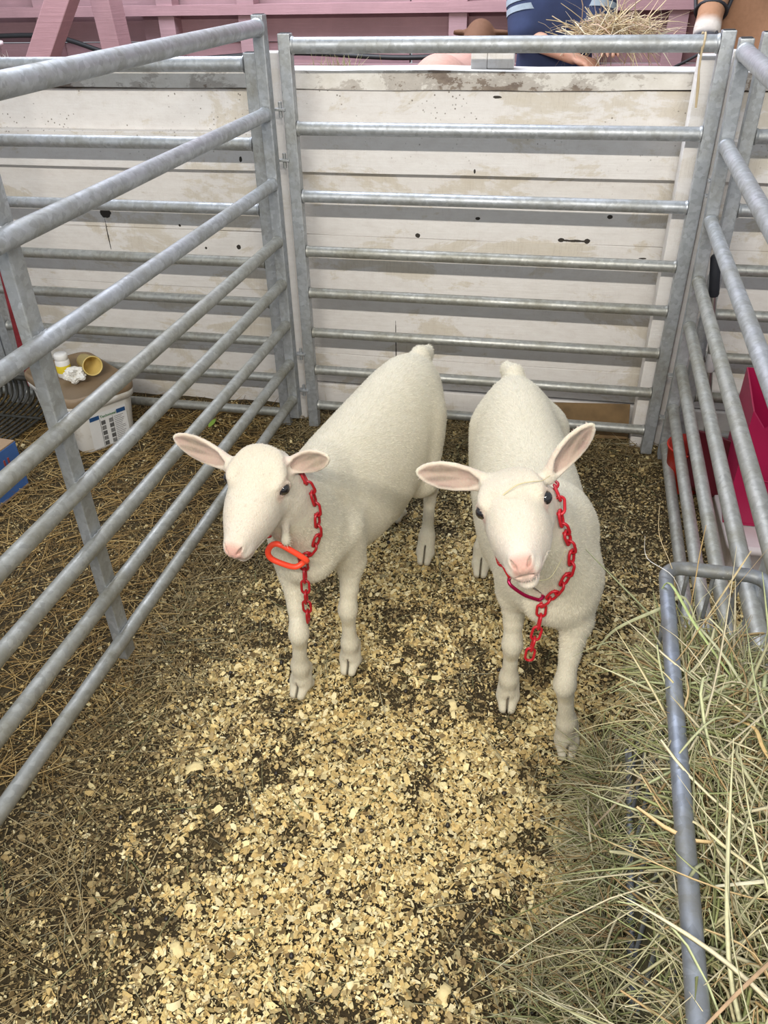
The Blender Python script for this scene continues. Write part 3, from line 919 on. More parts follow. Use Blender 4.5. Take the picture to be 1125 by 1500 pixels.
def shavings(name, N, xr, yr, seed, size=1.0, soilf=soil, extra_keep=None, zoff=0.0):
    rg = np.random.default_rng(seed)
    x = rg.uniform(*xr, N); y = rg.uniform(*yr, N)
    d = soilf(x, y)
    keep = rg.random(N) > d * .45
    if extra_keep is not None: keep &= extra_keep(x, y)
    x, y, d = x[keep], y[keep], d[keep]; n = len(x)
    ln = (rg.gamma(1.9, .0026, n) + .0028) * size; ln = np.minimum(ln, .024)
    ln *= np.where(d > .5, .75, 1.0)
    wd = ln * rg.uniform(.22, .95, n) ** 1.2; wd = np.minimum(wd, .013)
    tilt = np.abs(rg.normal(0, .58, n)); yaw = rg.uniform(0, 6.283, n); td = rg.uniform(0, 6.283, n)
    e1, e2, nn = rotmat(yaw, tilt, td)
    lvl = rg.random(n) ** 1.5 * .010 * (1 - .5 * d) + .001 + zoff
    c = np.stack([x, y, ground_h(x, y) + lvl + np.sin(tilt) * ln * .3], -1)
    curl = rg.normal(0, .30, n)
    V = []
    skew = rg.uniform(-.35, .35, (n, 3))
    for k, s in enumerate((-.5, 0, .5)):
        bend = (1 - (2 * s) ** 2) * curl * .5
        wk = wd * (1.0 if k == 1 else rg.uniform(.35, .95, n))
        for q in (-.5, .5):
            V.append(c + e1 * ((s + q * skew[:, k] * .5) * ln)[:, None] + e2 * (q * wk)[:, None] + nn * (bend * ln)[:, None])
    V = np.stack(V, 1)
    base = (np.arange(n) * 6)[:, None]
    Q = np.concatenate([base + np.array([0, 1, 3, 2]), base + np.array([2, 3, 5, 4])])
    fresh = np.array([[.85, .70, .36], [.78, .61, .27], [.90, .79, .48], [.70, .51, .21], [.88, .75, .40], [.58, .42, .17]])
    old = np.array([[.32, .23, .10], [.22, .15, .06], [.46, .34, .16], [.12, .085, .03], [.36, .30, .15], [.54, .42, .20]])
    col = fresh[rg.integers(0, 6, n)]
    od = rg.random(n) < (.12 + .80 * d)
    col = np.where(od[:, None], old[rg.integers(0, 6, n)], col) * rg.uniform(.75, 1.08, (n, 1))
    col = col * (1 - .08 * d[:, None])
    o = mesh_np(name, V.reshape(-1, 3), Q, SHAV, np.repeat(np.clip(col, 0, 1), 6, 0), True)
    return o
inpen = lambda x, y: (x > -.97 + (2.4 - y) * 0)
o = shavings('wood_shavings', 250000, (-.99, .62), (.28, 2.64), 11)
tag(o, 'pale pine shavings scattered as bedding over the floor of the goat pen', 'wood shavings', kind='stuff')
side = lambda x, y: np.clip(.62 + .6 * (vnoise(x, y, 6, 9) - .4), 0, 1)
o = shavings('trampled_litter', 42000, (-2.3, -.93), (.9, 2.64), 12, .85, side)
tag(o, 'dark trampled litter on the floor of the left neighbouring pen', 'litter', kind='stuff')
o = shavings('trampled_litter', 12000, (.44, 1.2), (1.2, 2.64), 13, .85, side)
tag(o, 'dark litter on the floor to the right, beyond the right panel', 'litter', kind='stuff')

def strands(name, P0, D, L, curl, w, col, mat, seg=7, flat=.25, seed=0, parent=None, droop=0.0, kink=.0, zmin=None):
    """N curved tapering stems with a flattened diamond section"""
    rg = np.random.default_rng(seed); n = len(P0)
    D = D / np.linalg.norm(D, axis=1)[:, None]
    a = rg.normal(0, 1, (n, 3)); a -= D * (a * D).sum(1)[:, None]; a /= np.linalg.norm(a, axis=1)[:, None]
    b = np.cross(D, a)
    s = np.linspace(0, 1, seg + 1)
    c1 = curl * rg.normal(0, 1, n); c2 = curl * .6 * rg.normal(0, 1, n)
    kk = rg.random(n) < kink; kp = rg.uniform(.3, .7, n); ks = rg.normal(0, .7, n)
    pts = []
    for t in s:
        off = a * (c1 * (t * t) + c2 * np.sin(t * 5) * .3)[:, None] * L[:, None]
        kn = np.where(kk, np.maximum(t - kp, 0) * ks, 0)[:, None] * L[:, None]
        q = P0 + D * (L * t)[:, None] + off + b * kn
        q[:, 2] -= droop * (t ** 2) * L
        if zmin is not None: q[:, 2] = np.maximum(q[:, 2], ground_h(q[:, 0], q[:, 1]) + zmin)
        pts.append(q)
    pts = np.stack(pts, 1)
    T = np.gradient(pts, axis=1); T /= np.linalg.norm(T, axis=2)[:, :, None] + 1e-9
    sd = np.cross(T, a[:, None, :]); sd /= np.linalg.norm(sd, axis=2)[:, :, None] + 1e-9
    nr = np.cross(sd, T)
    prof = np.interp(s, [0, .1, .7, 1], [.7, 1, .85, .15])[None, :, None] * w[:, None, None]
    V = np.stack([pts + sd * prof, pts + nr * prof * flat, pts - sd * prof, pts - nr * prof * flat], 2)
    V = V.reshape(-1, 3)
    base = (np.arange(n) * (seg + 1) * 4)[:, None]
    Q = []
    for k in range(seg):
        for q in range(4):
            q2 = (q + 1) % 4
            Q.append(base + np.array([k * 4 + q, k * 4 + q2, k * 4 + 4 + q2, k * 4 + 4 + q]))
    Q = np.concatenate(Q)
    g = 1 + .0 * s
    C = np.repeat(col, (seg + 1) * 4, 0)
    return mesh_np(name, V, Q, mat, np.clip(C, 0, 1), True, parent)
HC = np.array([[.42, .40, .20], [.50, .47, .27], [.33, .35, .16], [.58, .52, .31], [.27, .30, .12], [.66, .60, .40], [.38, .26, .12], [.46, .43, .28]])
SCOL = np.array([[.48, .36, .17], [.38, .27, .11], [.58, .46, .24], [.28, .19, .08], [.22, .16, .07], [.66, .54, .30]])
def flat_dirs(rg, n, up=.12, pref=None, spread=6.283):
    a = rg.uniform(0, 6.283, n) if pref is None else rg.normal(pref, spread, n)
    return np.stack([np.cos(a), np.sin(a), rg.normal(0, up, n)], 1)
def floor_straw(name, n, xr, yr, seed, cols, L=(.03, .14), w=(.0006, .0016), keep=None, pile=.010, label=None, cat='straw', up=.10, dark=1.0):
    rg = np.random.default_rng(seed)
    x = rg.uniform(*xr, n); y = rg.uniform(*yr, n)
    if keep is not None:
        k = keep(x, y, rg); x, y = x[k], y[k]; n = len(x)
    D = flat_dirs(rg, n, up)
    ln = rg.uniform(*L, n)
    P0 = np.stack([x, y, ground_h(x, y) + rg.random(n) * pile + .004], 1) - D * ln[:, None] * .5
    P0[:, 2] = np.maximum(P0[:, 2], ground_h(P0[:, 0], P0[:, 1]) + .004)
    o = strands(name, P0, D, ln, .16, rg.uniform(*w, n), cols[rg.integers(0, len(cols), n)] * rg.uniform(.7, 1.1, (n, 1)) * dark, HAYM, 6, .4, seed, zmin=.004, kink=.1)
    return tag(o, label, cat, kind='stuff')
floor_straw('straw', 7500, (-2.4, -.90), (.85, 2.60), 21, SCOL * np.array([.92, .80, .58]), (.03, .16), (.0007, .0019), None, .014, 'brown matted straw covering the floor of the left neighbouring pen')
floor_straw('hay_stems', 1500, (-.90, .40), (.35, 2.6), 22, HC * .62, (.03, .15), (.0006, .0013), lambda x, y, r: r.random(len(x)) < .30 + .7 * soil(x, y), .010, 'thin greenish hay stems scattered over the shavings between and before the goats', 'hay')
floor_straw('straw', 1100, (-.92, -.60), (.35, 1.9), 23, SCOL * .75, (.04, .20), (.0007, .0016), lambda x, y, r: r.random(len(x)) < sstep(-.60, -.82, x), .012, 'straw drifted along the foot of the left panel inside the pen')
floor_straw('straw', 1500, (-1.0, 1.2), (2.38, 2.60), 24, SCOL * .7, (.03, .14), (.0007, .0016), None, .016, 'straw gathered along the foot of the white partition')
# goat droppings: one by one
pel = MB(); pel.lathe([(.0048 * math.sin(a) * (1 - .12 * math.cos(a)), -.0058 * math.cos(a)) for a in np.linspace(.01, 3.13, 8)], (0, 0, 0), 10)
pm = pel.build('goat_dropping', plain('goat_dropping', (.020, .015, .012), 0.45))
PEL_AT = [(-.335, 1.235), (-.255, 1.355), (-.230, 1.262), (-.300, 1.170), (-.170, 1.205), (-.190, 1.130), (-.150, 1.060), (.205, 1.180), (.190, 1.160), (-.46, .98), (-.62, .86), (-.50, 1.15), (-.085, .93), (-.28, .93), (-.20, .82), (.02, 1.02), (.10, .98), (-.36, 1.09), (-.55, 1.30), (-.66, 1.24)]
rgp = random.Random(4)
while len(PEL_AT) < 64:
    q = (rgp.uniform(-.8, .22), rgp.uniform(.5, 1.9))
    PEL_AT.append(q)
for i, (x, y) in enumerate(PEL_AT):
    o = pm if i == 0 else pm.copy()
    if i: COL.objects.link(o)
    o.location = (x, y, float(ground_h(x, y)) + .013)
    o.rotation_euler = (rgp.uniform(0, 3), rgp.uniform(0, 3), 0)
    tag(o, 'small dark round goat dropping lying on the pale shavings', 'dropping', 'droppings on the shavings')
# a few broad flakes that stand out
FL = [((-.640, .965), .030, .4), ((-.115, 1.235), .022, 2.0), ((-.075, 1.10), .020, 1.0), ((-.42, .74), .018, .3), ((-.52, .60), .022, 2.4), ((-.05, .62), .024, 1.2)]
for i, ((x, y), sz, a) in enumerate(FL):
    m = MB(); vs = []; fs = []
    n = 6
    for u in range(n + 1):
        for v in range(4):
            U = (u / n - .5); W_ = (v / 3 - .5) * (.75 + .15 * math.sin(u * 2.3 + i))
            X = U * sz * 1.3; Y2 = W_ * sz
            zz = .0035 * math.cos(U * 5.2) + .0008 * math.sin(u * 2 + v)
            vs.append((x + X * math.cos(a) - Y2 * math.sin(a), y + X * math.sin(a) + Y2 * math.cos(a), float(ground_h(x, y)) + .013 + zz + U * .006))
    k = len(vs); vs += [(q[0], q[1], q[2] - .0012) for q in vs]
    for u in range(n):
        for v in range(3):
            b = u * 4 + v; fs += [(b, b + 4, b + 5, b + 1), (k + b, k + b + 1, k + b + 5, k + b + 4)]
    for u in range(n): fs += [(u * 4, k + u * 4, k + u * 4 + 4, u * 4 + 4), (u * 4 + 3, u * 4 + 7, k + u * 4 + 7, k + u * 4 + 3)]
    fs += [(0, 1, k + 1, k), (1, 2, k + 2, k + 1), (2, 3, k + 3, k + 2)]
    b = n * 4; fs += [(b + 1, b, k + b, k + b + 1), (b + 2, b + 1, k + b + 1, k + b + 2), (b + 3, b + 2, k + b + 2, k + b + 3)]
    m.add(vs, fs, True)
    nm = ['large curled wood flake by the foot of the left panel', 'pale wood flake on the shavings between the front legs of both goats', 'pale wood flake before the right goat, nearer than its twin',
          'wood flake in the left foreground shavings', 'wood flake near the lower left corner of the photo', 'wood flake at the bottom edge, left of the spilled hay'][i]
    tag(m.build('wood_flake', plain('pine_flake', (.72, .59, .30), 0.7, 0, .15, 60)), nm, 'wood flake')

# ------------------------------------------------------------------ hay rack hooked on the right panel
ZR = .600
rack = empty('hay_rack', (.31, .70, .10), 'steel hay rack with grey tube rim, hooked on the right panel, full of hay', 'hay rack')
STEEL = galvanised('blue_grey_steel', (.26, .29, .35), 0.45)
def rounded(x0, x1, y0, y1, z, r, n=6):
    pts = []
    for (cx, cy, a0) in ((x1 - r, y1 - r, 0), (x0 + r, y1 - r, 90), (x0 + r, y0 + r, 180), (x1 - r, y0 + r, 270)):
        for k in range(n + 1):
            a = math.radians(a0 + 90 * k / n); pts.append(Vector((cx + r * math.cos(a), cy + r * math.sin(a), z)))
    return pts
def shear(q): return Vector((q[0] + (q[1] - 1.067) * .042, q[1], q[2]))
m = MB(); m.tube([shear(q) for q in rounded(.238, .396, .16, 1.076, ZR, .030)], .0115, 14, closed=True); m.build('rim', STEEL, rack)
m = MB(); m.tube([shear(q) for q in rounded(.250, .380, .18, 1.060, .16, .030)], .008, 10, closed=True); m.build('bottom_frame', STEEL, rack)
for y in np.arange(.22, 1.06, .085):
    m = MB(); a = shear((.238, y, ZR - .008)); b = shear((.250, y, .16)); m.tube([a, a.lerp(b, .5), b], .0035, 8); m.build('bar', STEEL, rack)
for x in (.275, .315, .355):
    m = MB(); m.tube([shear((x, 1.072, ZR - .01)), shear((x, 1.058, .16))], .0035, 8); m.build('bar', STEEL, rack)
m = MB(); m.box((.305, .62, .155), (.128, .88, .006)); m.build('tray', STEEL, rack)
for y in (1.02, .42):
    m = MB(); xx = .398 + (y - 1.067) * .042
    m.tube([(xx - .012, y, ZR), (xx + .012, y, ZR + .030), (xx + .032, y, ZR + .034), (xx + .042, y, ZR + .010), (xx + .038, y, ZR - .02)], .004, 8); m.build('hook', STEEL, rack)

# hay core (dark, tangled) and stems in the rack
def heap(name, fn, nx, ny, mat):
    V = np.array([[fn(i / (nx - 1), j / (ny - 1)) for j in range(ny)] for i in range(nx)], float)
    V[:, :, 2] += .010 * np.sin(V[:, :, 0] * 190 + V[:, :, 1] * 70) * np.cos(V[:, :, 1] * 150 - V[:, :, 0] * 50)
    k = (np.arange(nx - 1)[:, None] * ny + np.arange(ny - 1)[None, :]).ravel()
    return mesh_np(name, V.reshape(-1, 3), np.stack([k, k + ny, k + ny + 1, k + 1], 1), mat)
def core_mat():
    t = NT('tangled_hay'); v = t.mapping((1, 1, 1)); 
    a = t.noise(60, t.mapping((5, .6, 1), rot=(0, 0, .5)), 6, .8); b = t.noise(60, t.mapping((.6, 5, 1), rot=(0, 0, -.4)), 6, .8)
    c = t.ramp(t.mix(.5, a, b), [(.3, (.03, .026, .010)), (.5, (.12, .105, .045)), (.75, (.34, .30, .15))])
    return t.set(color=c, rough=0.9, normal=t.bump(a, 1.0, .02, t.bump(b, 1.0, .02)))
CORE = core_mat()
def rack_top(u, v):     # u across, v along
    y = .14 + v * .90; x = .250 + u * .135 + (y - 1.067) * .042
    z = .545 - .10 * max(0, (y - .80) / .24) ** 1.3 - .06 * abs(u - .45)
    if u in (0.0, 1.0) or v in (0.0, 1.0): z = .18
    return (x, y, z)
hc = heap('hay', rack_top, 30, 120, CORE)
rg = np.random.default_rng(33)
def hay_cloud(n, seed, pos, dirs, L, w, curl, cols, name, parent, droop=.15, kink=.2, seg=7, zmin=.004, flat=.3):
    rg = np.random.default_rng(seed)
    P = pos(rg, n); D = dirs(rg, n); ln = rg.uniform(*L, n)
    return strands(name, P - D / np.linalg.norm(D, axis=1)[:, None] * ln[:, None] * .4, D, ln, curl, rg.uniform(*w, n), cols[rg.integers(0, len(cols), n)] * rg.uniform(.65, 1.15, (n, 1)), HAYM, seg, flat, seed, parent, droop, kink, zmin)
def pos_rack(rg, n):
    y = rg.uniform(.18, 1.03, n); u = rg.uniform(-.03, 1.0, n)
    x = .245 + u * .145 + (y - 1.067) * .042
    z = .545 - .10 * np.clip((y - .80) / .24, 0, 1) ** 1.3 + rg.normal(0, .020, n) + .01
    return np.stack([x, y, z], 1)
def dir_flat(rg, n):
    a = rg.uniform(0, 6.283, n); return np.stack([np.cos(a) * .8, np.sin(a), rg.normal(0, .28, n)], 1)
t = hay_cloud(4200, 41, pos_rack, dir_flat, (.05, .22), (.0008, .0024), .30, HC, 'stems', hc)
t['kind'] = 'stuff'
t = hay_cloud(260, 45, lambda rg, n: pos_rack(rg, n) + np.array([0, 0, .022]), dir_flat, (.09, .24), (.0016, .0032), .85, np.array([[.60, .58, .36], [.50, .52, .30], [.66, .60, .42], [.62, .46, .24], [.44, .48, .26]]), 'broad_blades', hc, .1, .35, 9, .004, .3)
t['kind'] = 'stuff'
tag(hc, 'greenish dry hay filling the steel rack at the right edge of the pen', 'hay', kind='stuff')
# hay spilled along the rack, down to the shavings
def foot(y): return .225 + (y - 1.067) * .042
def spill_top(u, v):
    y = .16 + v * .84; x1 = foot(y) - .004; wd = .025 + .045 * (1 - v) + .012 * math.sin(v * 21)
    x = x1 - wd * (1 - u)
    z = float(ground_h(x, y)) + .002 + (.26 - .17 * v) * u ** 2.0
    if v > .93: z *= max(0.02, (1 - v) / .07)
    return (x, y, z)
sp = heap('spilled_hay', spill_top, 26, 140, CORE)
def pos_spill(rg, n):
    v = rg.random(n) ** 1.25; u = 1 - np.abs(rg.normal(0, 1, n)) * np.where(v > .66, .18, .72)
    y = .20 + v * .90; x1 = foot(y) - .006; wd = .042 + .050 * (1 - v) + .02 * vnoise(y, y * 0, 9, 5)
    x = x1 - wd * (1 - u); z = ground_h(x, y) + .008 + (.27 - .16 * v) * np.clip(u, 0, 1) ** 2 + np.abs(rg.normal(0, .014, n))
    return np.stack([x, y, z], 1)
def dir_spill(rg, n):
    a = rg.normal(math.pi + .25, 1.15, n); return np.stack([np.cos(a), np.sin(a), rg.normal(-.18, .38, n)], 1)
t = hay_cloud(2700, 42, pos_spill, dir_spill, (.05, .20), (.0009, .0024), .34, HC * .88, 'stems', sp, .1)
t['kind'] = 'stuff'
t = hay_cloud(150, 46, lambda rg, n: pos_spill(rg, n) + np.array([0, 0, .012]), dir_spill, (.08, .20), (.0014, .0026), .7, np.array([[.50, .50, .32], [.42, .46, .26], [.56, .52, .36], [.50, .38, .20]]), 'broad_blades', sp, .1, .35, 9)
t['kind'] = 'stuff'
tag(sp, 'green-grey hay spilled along the left foot of the rack onto the shavings', 'hay', kind='stuff')
# long loose blades over the rim: single stems one could pick up
def blade(pts, w, col, label):
    pts = [Vector(q) for q in pts]
    fine = []
    for i in range(len(pts) - 1):
        p0 = pts[max(i - 1, 0)]; p1 = pts[i]; p2 = pts[i + 1]; p3 = pts[min(i + 2, len(pts) - 1)]
        for k in range(5):
            t = k / 5
            fine.append(.5 * ((2 * p1) + (p2 - p0) * t + (2 * p0 - 5 * p1 + 4 * p2 - p3) * t * t + (3 * p1 - p0 - 3 * p2 + p3) * t ** 3))
    fine.append(pts[-1])
    m = MB(); n = len(fine)
    m.tube(fine, [w * (.35 + .65 * math.sin(math.pi * min(1, .12 + .85 * i / n))) for i in range(n)], 8, flat=.35)
    return tag(m.build('hay_stalk', plain('hay_blade_' , col, .6, 0, .2, 80)), label, 'hay stalk')
BL = [([(.262, 1.04, .52), (.250, 1.055, .60), (.222, 1.09, .65), (.214, 1.10, .70)], .0016, (.62, .50, .30), 'tan stalk standing up over the far corner of the rack, leaning left'),
      ([(.275, 1.02, .55), (.245, 1.03, .615), (.205, 1.06, .625), (.195, 1.065, .665)], .0013, (.72, .70, .66), 'thin whitish stem hooked left over the far rack corner'),
      ([(.285, 1.03, .50), (.283, 1.05, .60), (.282, 1.06, .645), (.280, 1.06, .700)], .0022, (.58, .40, .18), 'orange-brown upright blade just right of the far rack corner'),
      ([(.300, .98, .53), (.262, 1.00, .60), (.225, .98, .590), (.170, 1.00, .520), (.150, 1.03, .44)], .0028, (.44, .45, .27), 'long grey-green blade arching left over the rim and hanging down'),
      ([(.33, .86, .56), (.270, .93, .605), (.236, 1.0, .625), (.226, 1.01, .600)], .0026, (.40, .48, .20), 'bent green blade crossing the rim with its tip folded'),
      ([(.36, .74, .57), (.31, .86, .60), (.27, .96, .59), (.25, .99, .57)], .0024, (.46, .46, .28), 'green-grey blade lying along the hay toward the far corner'),
      ([(.30, 1.0, .56), (.33, 1.03, .62), (.355, 1.06, .66)], .0016, (.50, .40, .22), 'short tan stem pointing up to the right above the rack end'),
      ([(.24, .52, .60), (.30, .53, .615), (.36, .55, .615), (.43, .58, .60)], .0026, (.66, .62, .45), 'pale flat blade lying across the rim in the lower right'),
      ([(.17, .66, .50), (.22, .60, .60), (.26, .55, .622), (.33, .50, .62)], .0020, (.62, .55, .32), 'straw-coloured stem crossing the rim from lower left to right'),
      ([(.20, .36, .605), (.24, .40, .62), (.30, .46, .63), (.36, .54, .62)], .0019, (.40, .27, .16), 'thin brown stalk slanting over the rim near the bottom edge'),
      ([(.29, .78, .585), (.315, .74, .615), (.32, .70, .62), (.35, .66, .60)], .0026, (.60, .42, .18), 'curled tan-orange leaf on the hay inside the rack'),
      ([(.16, .78, .30), (.19, .76, .42), (.205, .74, .50), (.235, .73, .58)], .0030, (.45, .36, .26), 'withered brown leaf hanging from the rim halfway along the rack')]
for b in BL: blade(*b)
# two stems held by the right goat: over its forehead and in its mouth

# ------------------------------------------------------------------ chain collars
from mathutils.bvhtree import BVHTree
def bvh_of(root):
    me = [c for c in root.children if c.name.split('.')[0] == 'body'][0].data
    return BVHTree.FromPolygons([v.co for v in me.vertices], [tuple(q.vertices) for q in me.polygons])
def snap(bv, q, off):
    q = Vector(q); p, n, i, d = bv.find_nearest(q)
    s = (q - p).dot(n)
    return (p + n * off) if s < off or s < off * 2.5 else q
def spline(pts, closed=False, per=24):
    pts = [Vector(q) for q in pts]; n = len(pts); out = []
    for i in range(n if closed else n - 1):
        if closed: p0, p1, p2, p3 = pts[i - 1], pts[i], pts[(i + 1) % n], pts[(i + 2) % n]
        else: p0, p1, p2, p3 = pts[max(i - 1, 0)], pts[i], pts[i + 1], pts[min(i + 2, n - 1)]
        for k in range(per):
            t = k / per
            out.append(.5 * ((2 * p1) + (p2 - p0) * t + (2 * p0 - 5 * p1 + 4 * p2 - p3) * t * t + (3 * p1 - p0 - 3 * p2 + p3) * t ** 3))
    if not closed: out.append(pts[-1])
    return out
def link_mesh(mat, Lk=.0370, Wk=.0215, r=.0027):
    m = MB(); pts = []
    a = Lk / 2 - Wk / 2; rr = Wk / 2 - r
    for k in range(9): t = -math.pi / 2 + math.pi * k / 8; pts.append((a + rr * math.cos(t), rr * math.sin(t), 0))
    for k in range(9): t = math.pi / 2 + math.pi * k / 8; pts.append((-a + rr * math.cos(t), rr * math.sin(t), 0))
    m.tube(pts, r, 10, closed=True)
    me_o = m.build('link', mat); return me_o
def chain(par, path, pitch, mat, bv=None, flip=0, normal_hint=None):
    d = [0]
    for i in range(1, len(path)): d.append(d[-1] + (path[i] - path[i - 1]).length)
    n = max(1, int(round(d[-1] / pitch)))
    def at(s):
        s = max(0, min(d[-1], s))
        for i in range(1, len(d)):
            if d[i] >= s:
                u = (s - d[i - 1]) / max(1e-9, d[i] - d[i - 1]); return path[i - 1].lerp(path[i], u)
        return path[-1]
    first = None
    for k in range(n):
        s0 = d[-1] * k / n; s1 = d[-1] * (k + 1) / n
        a, b = at(s0), at(s1); c = (a + b) / 2; t = (b - a).normalized()
        nn = bv.find_nearest(c)[1] if bv is not None else Vector(normal_hint)
        nn = (nn - t * nn.dot(t)).normalized(); side = t.cross(nn)
        if (k + flip) % 2: yv, zv = (side * .20 + nn).normalized(), None
        else: yv, zv = (side - nn * .20).normalized(), None
        zv = t.cross(yv).normalized(); yv = zv.cross(t)
        if first is None: o = link_mesh(mat); first = o
        else: o = first.copy(); COL.objects.link(o)
        M = Matrix((t, yv, zv)).transposed().to_4x4(); M.translation = c
        o.parent = par; o.matrix_parent_inverse = Matrix.Translation(-par.matrix_basis.to_translation()); o.matrix_basis = M
RED_PL = plain('dark_red_plastic', (.34, .008, .014), 0.38, 0, .08, 40)
RED_PL2 = plain('bright_red_plastic', (.46, .010, .020), 0.38, 0, .08, 40)
ORANGE = plain('fluorescent_orange_plastic', (1.0, .075, .030), 0.45, 0, .03, 40, Emission_Strength=0.0)
MAGENTA = plain('anodised_magenta_metal', (.42, .010, .075), 0.25, 0.6, .05, 40)
SILVER = plain('silver_wire', (.45, .44, .42), 0.3, 0.9, .05, 40)
def collar(goat, loop, dang, clip, mat, label, flip=0):
    bv = bvh_of(goat)
    J = snap(bv, loop[0], .006)
    root = empty('chain_collar', tuple(J), label, 'collar')
    path = [snap(bv, q, .0050) for q in spline(loop)]
    for _ in range(3):
        path = [path[0]] + [(path[i - 1] + path[i] * 2 + path[i + 1]) / 4 for i in range(1, len(path) - 1)] + [path[-1]]
    path = [snap(bv, q, .0045) for q in path]
    chain(root, path, .0265, mat, bv, flip)
    dp = [snap(bv, q, .006) if i < 2 else Vector(q) for i, q in enumerate(dang)]
    chain(root, spline(dp, per=8), .0268, mat, None, 0, (.25, -.95, .1))
    clip(root)
    return root
def clip_a(root):
    m = MB()
    pts = spline([(-.408, 1.142, .468), (-.401, 1.132, .482), (-.424, 1.124, .506), (-.447, 1.120, .522), (-.462, 1.120, .518), (-.472, 1.121, .500), (-.468, 1.122, .484), (-.450, 1.125, .472), (-.425, 1.133, .460)], True, 6)
    m.tube(pts, .0058, 12, closed=True)
    m.build('clip', ORANGE, root, 'fluorescent orange clip')
def clip_b(root):
    m = MB()
    m.tube(spline([(.046, 1.128, .452), (.020, 1.120, .466), (-.004, 1.118, .484), (-.012, 1.122, .492), (-.011, 1.132, .498)], False, 8), .0034, 12)
    m.tube(spline([(.046, 1.128, .452), (.052, 1.130, .458), (.051, 1.132, .464)], False, 5), .0034, 10)
    m.build('carabiner_body', MAGENTA, root, 'magenta carabiner body')
    m = MB(); m.tube(spline([(.050, 1.132, .466), (.026, 1.128, .484), (-.010, 1.132, .500)], False, 6), .0019, 8)
    m.build('carabiner_gate', SILVER, root, 'silver wire gate')
collar(goat_a, [(-.424, 1.170, .452), (-.400, 1.165, .479), (-.383, 1.165, .508), (-.376, 1.158, .547), (-.376, 1.158, .580), (-.380, 1.155, .618), (-.388, 1.148, .650), (-.402, 1.152, .672), (-.450, 1.158, .678), (-.500, 1.158, .625), (-.505, 1.19, .560), (-.490, 1.165, .500)],
       [(-.420, 1.168, .450), (-.419, 1.165, .425), (-.418, 1.162, .39), (-.419, 1.162, .35), (-.419, 1.162, .292)], clip_a, RED_PL, 'dark red plastic chain collar with orange clip on the left goat')
collar(goat_b, [(.052, 1.135, .440), (.064, 1.130, .462), (.076, 1.120, .495), (.086, 1.115, .528), (.091, 1.112, .558), (.086, 1.110, .594), (.074, 1.090, .646), (.064, 1.085, .680), (.052, 1.13, .700), (.010, 1.180, .690), (-.040, 1.155, .66), (-.050, 1.15, .62), (-.030, 1.14, .53), (-.012, 1.132, .497)],
       [(.052, 1.130, .438), (.051, 1.126, .410), (.049, 1.124, .375), (.043, 1.122, .340), (.040, 1.120, .305)], clip_b, RED_PL2, 'bright red plastic chain collar with magenta carabiner on the right goat', 1)

# stems on the right goat
def stem(name, pts, r, mat, label):
    m = MB(); f = spline(pts, False, 8); m.tube(f, [r * (1 - .6 * i / len(f)) for i in range(len(f))], 6)
    return tag(m.build(name, mat), label, 'straw')
bvb = bvh_of(goat_b)
STW = plain('pale_straw', (.60, .52, .30), 0.6, 0, .1, 60)
stem('straw', [snap(bvb, q, .0035) for q in ((-.034, 1.028, .745), (-.012, 1.036, .758), (.008, 1.045, .760), (.026, 1.06, .757), (.036, 1.078, .752))], .0011, STW, 'thin pale straw lying slantwise across the forehead of the right goat')
stem('straw', [(.022, .940, .655), (.036, .945, .648), (.052, .960, .645), (.064, .985, .655), (.072, 1.01, .662)], .0012, plain('grey_green_stem', (.36, .33, .20), .6), 'grey-green hay stem sticking out of the mouth of the right goat')

# ------------------------------------------------------------------ things in the left neighbouring pen
def rrect(w, d, r, n=5):
    pts = []
    for (cx, cy, a0) in ((w / 2 - r, d / 2 - r, 0), (-w / 2 + r, d / 2 - r, 90), (-w / 2 + r, -d / 2 + r, 180), (w / 2 - r, -d / 2 + r, 270)):
        for k in range(n + 1):
            a = math.radians(a0 + 90 * k / n); pts.append((cx + r * math.cos(a), cy + r * math.sin(a)))
    return pts
def rr_loft(m, rings, c, R, capb=True, capt=True):
    n = 24; vs = []; fs = []
    for (w, d, r, z) in rings:
        for (x, y) in rrect(w, d, r): vs.append(Vector(c) + R @ Vector((x, y, z)))
    for i in range(len(rings) - 1):
        for k in range(n):
            k2 = (k + 1) % n; fs.append((i * n + k, i * n + k2, (i + 1) * n + k2, (i + 1) * n + k))
    m.add(vs, fs, True)
    if capb: m.add(vs[:n], [tuple(reversed(range(n)))])
    if capt: m.add(vs[-n:], [tuple(range(n))])
PC = (-1.625, 2.330, 0.0); PR_ = Matrix.Rotation(math.radians(55), 3, 'Z')
pail = empty('pail', PC, 'square white plastic pail with printed label and brown lid, in the left pen', 'pail')
def dirty_white(name, base=(.78, .76, .72)):
    t = NT(name); n1 = t.noise(9, detail=6, rough=.7)
    return t.set(color=t.mix(t.ramp(n1, [(.5, 0.0), (.7, .75)]), base, (.36, .28, .16)), rough=.45, normal=t.bump(n1, .1, .003))
PAILW = dirty_white('soiled_white_plastic')
m = MB(); rr_loft(m, [(.205, .330, .040, .004), (.210, .336, .042, .01), (.236, .364, .046, .165), (.238, .366, .046, .172), (.256, .384, .050, .174), (.258, .386, .050, .196), (.250, .378, .048, .200)], PC, PR_)
m.build('bucket', PAILW, pail)
m = MB(); rr_loft(m, [(.260, .388, .050, .198), (.264, .392, .052, .204), (.264, .392, .052, .222), (.256, .384, .050, .228), (.238, .366, .044, .228), (.232, .360, .042, .217), (.10, .15, .04, .216)], PC, PR_)
m.build('lid', plain('brown_plastic_lid', (.25, .175, .105), 0.5, 0, .12, 10), pail, 'brown tray-like lid')
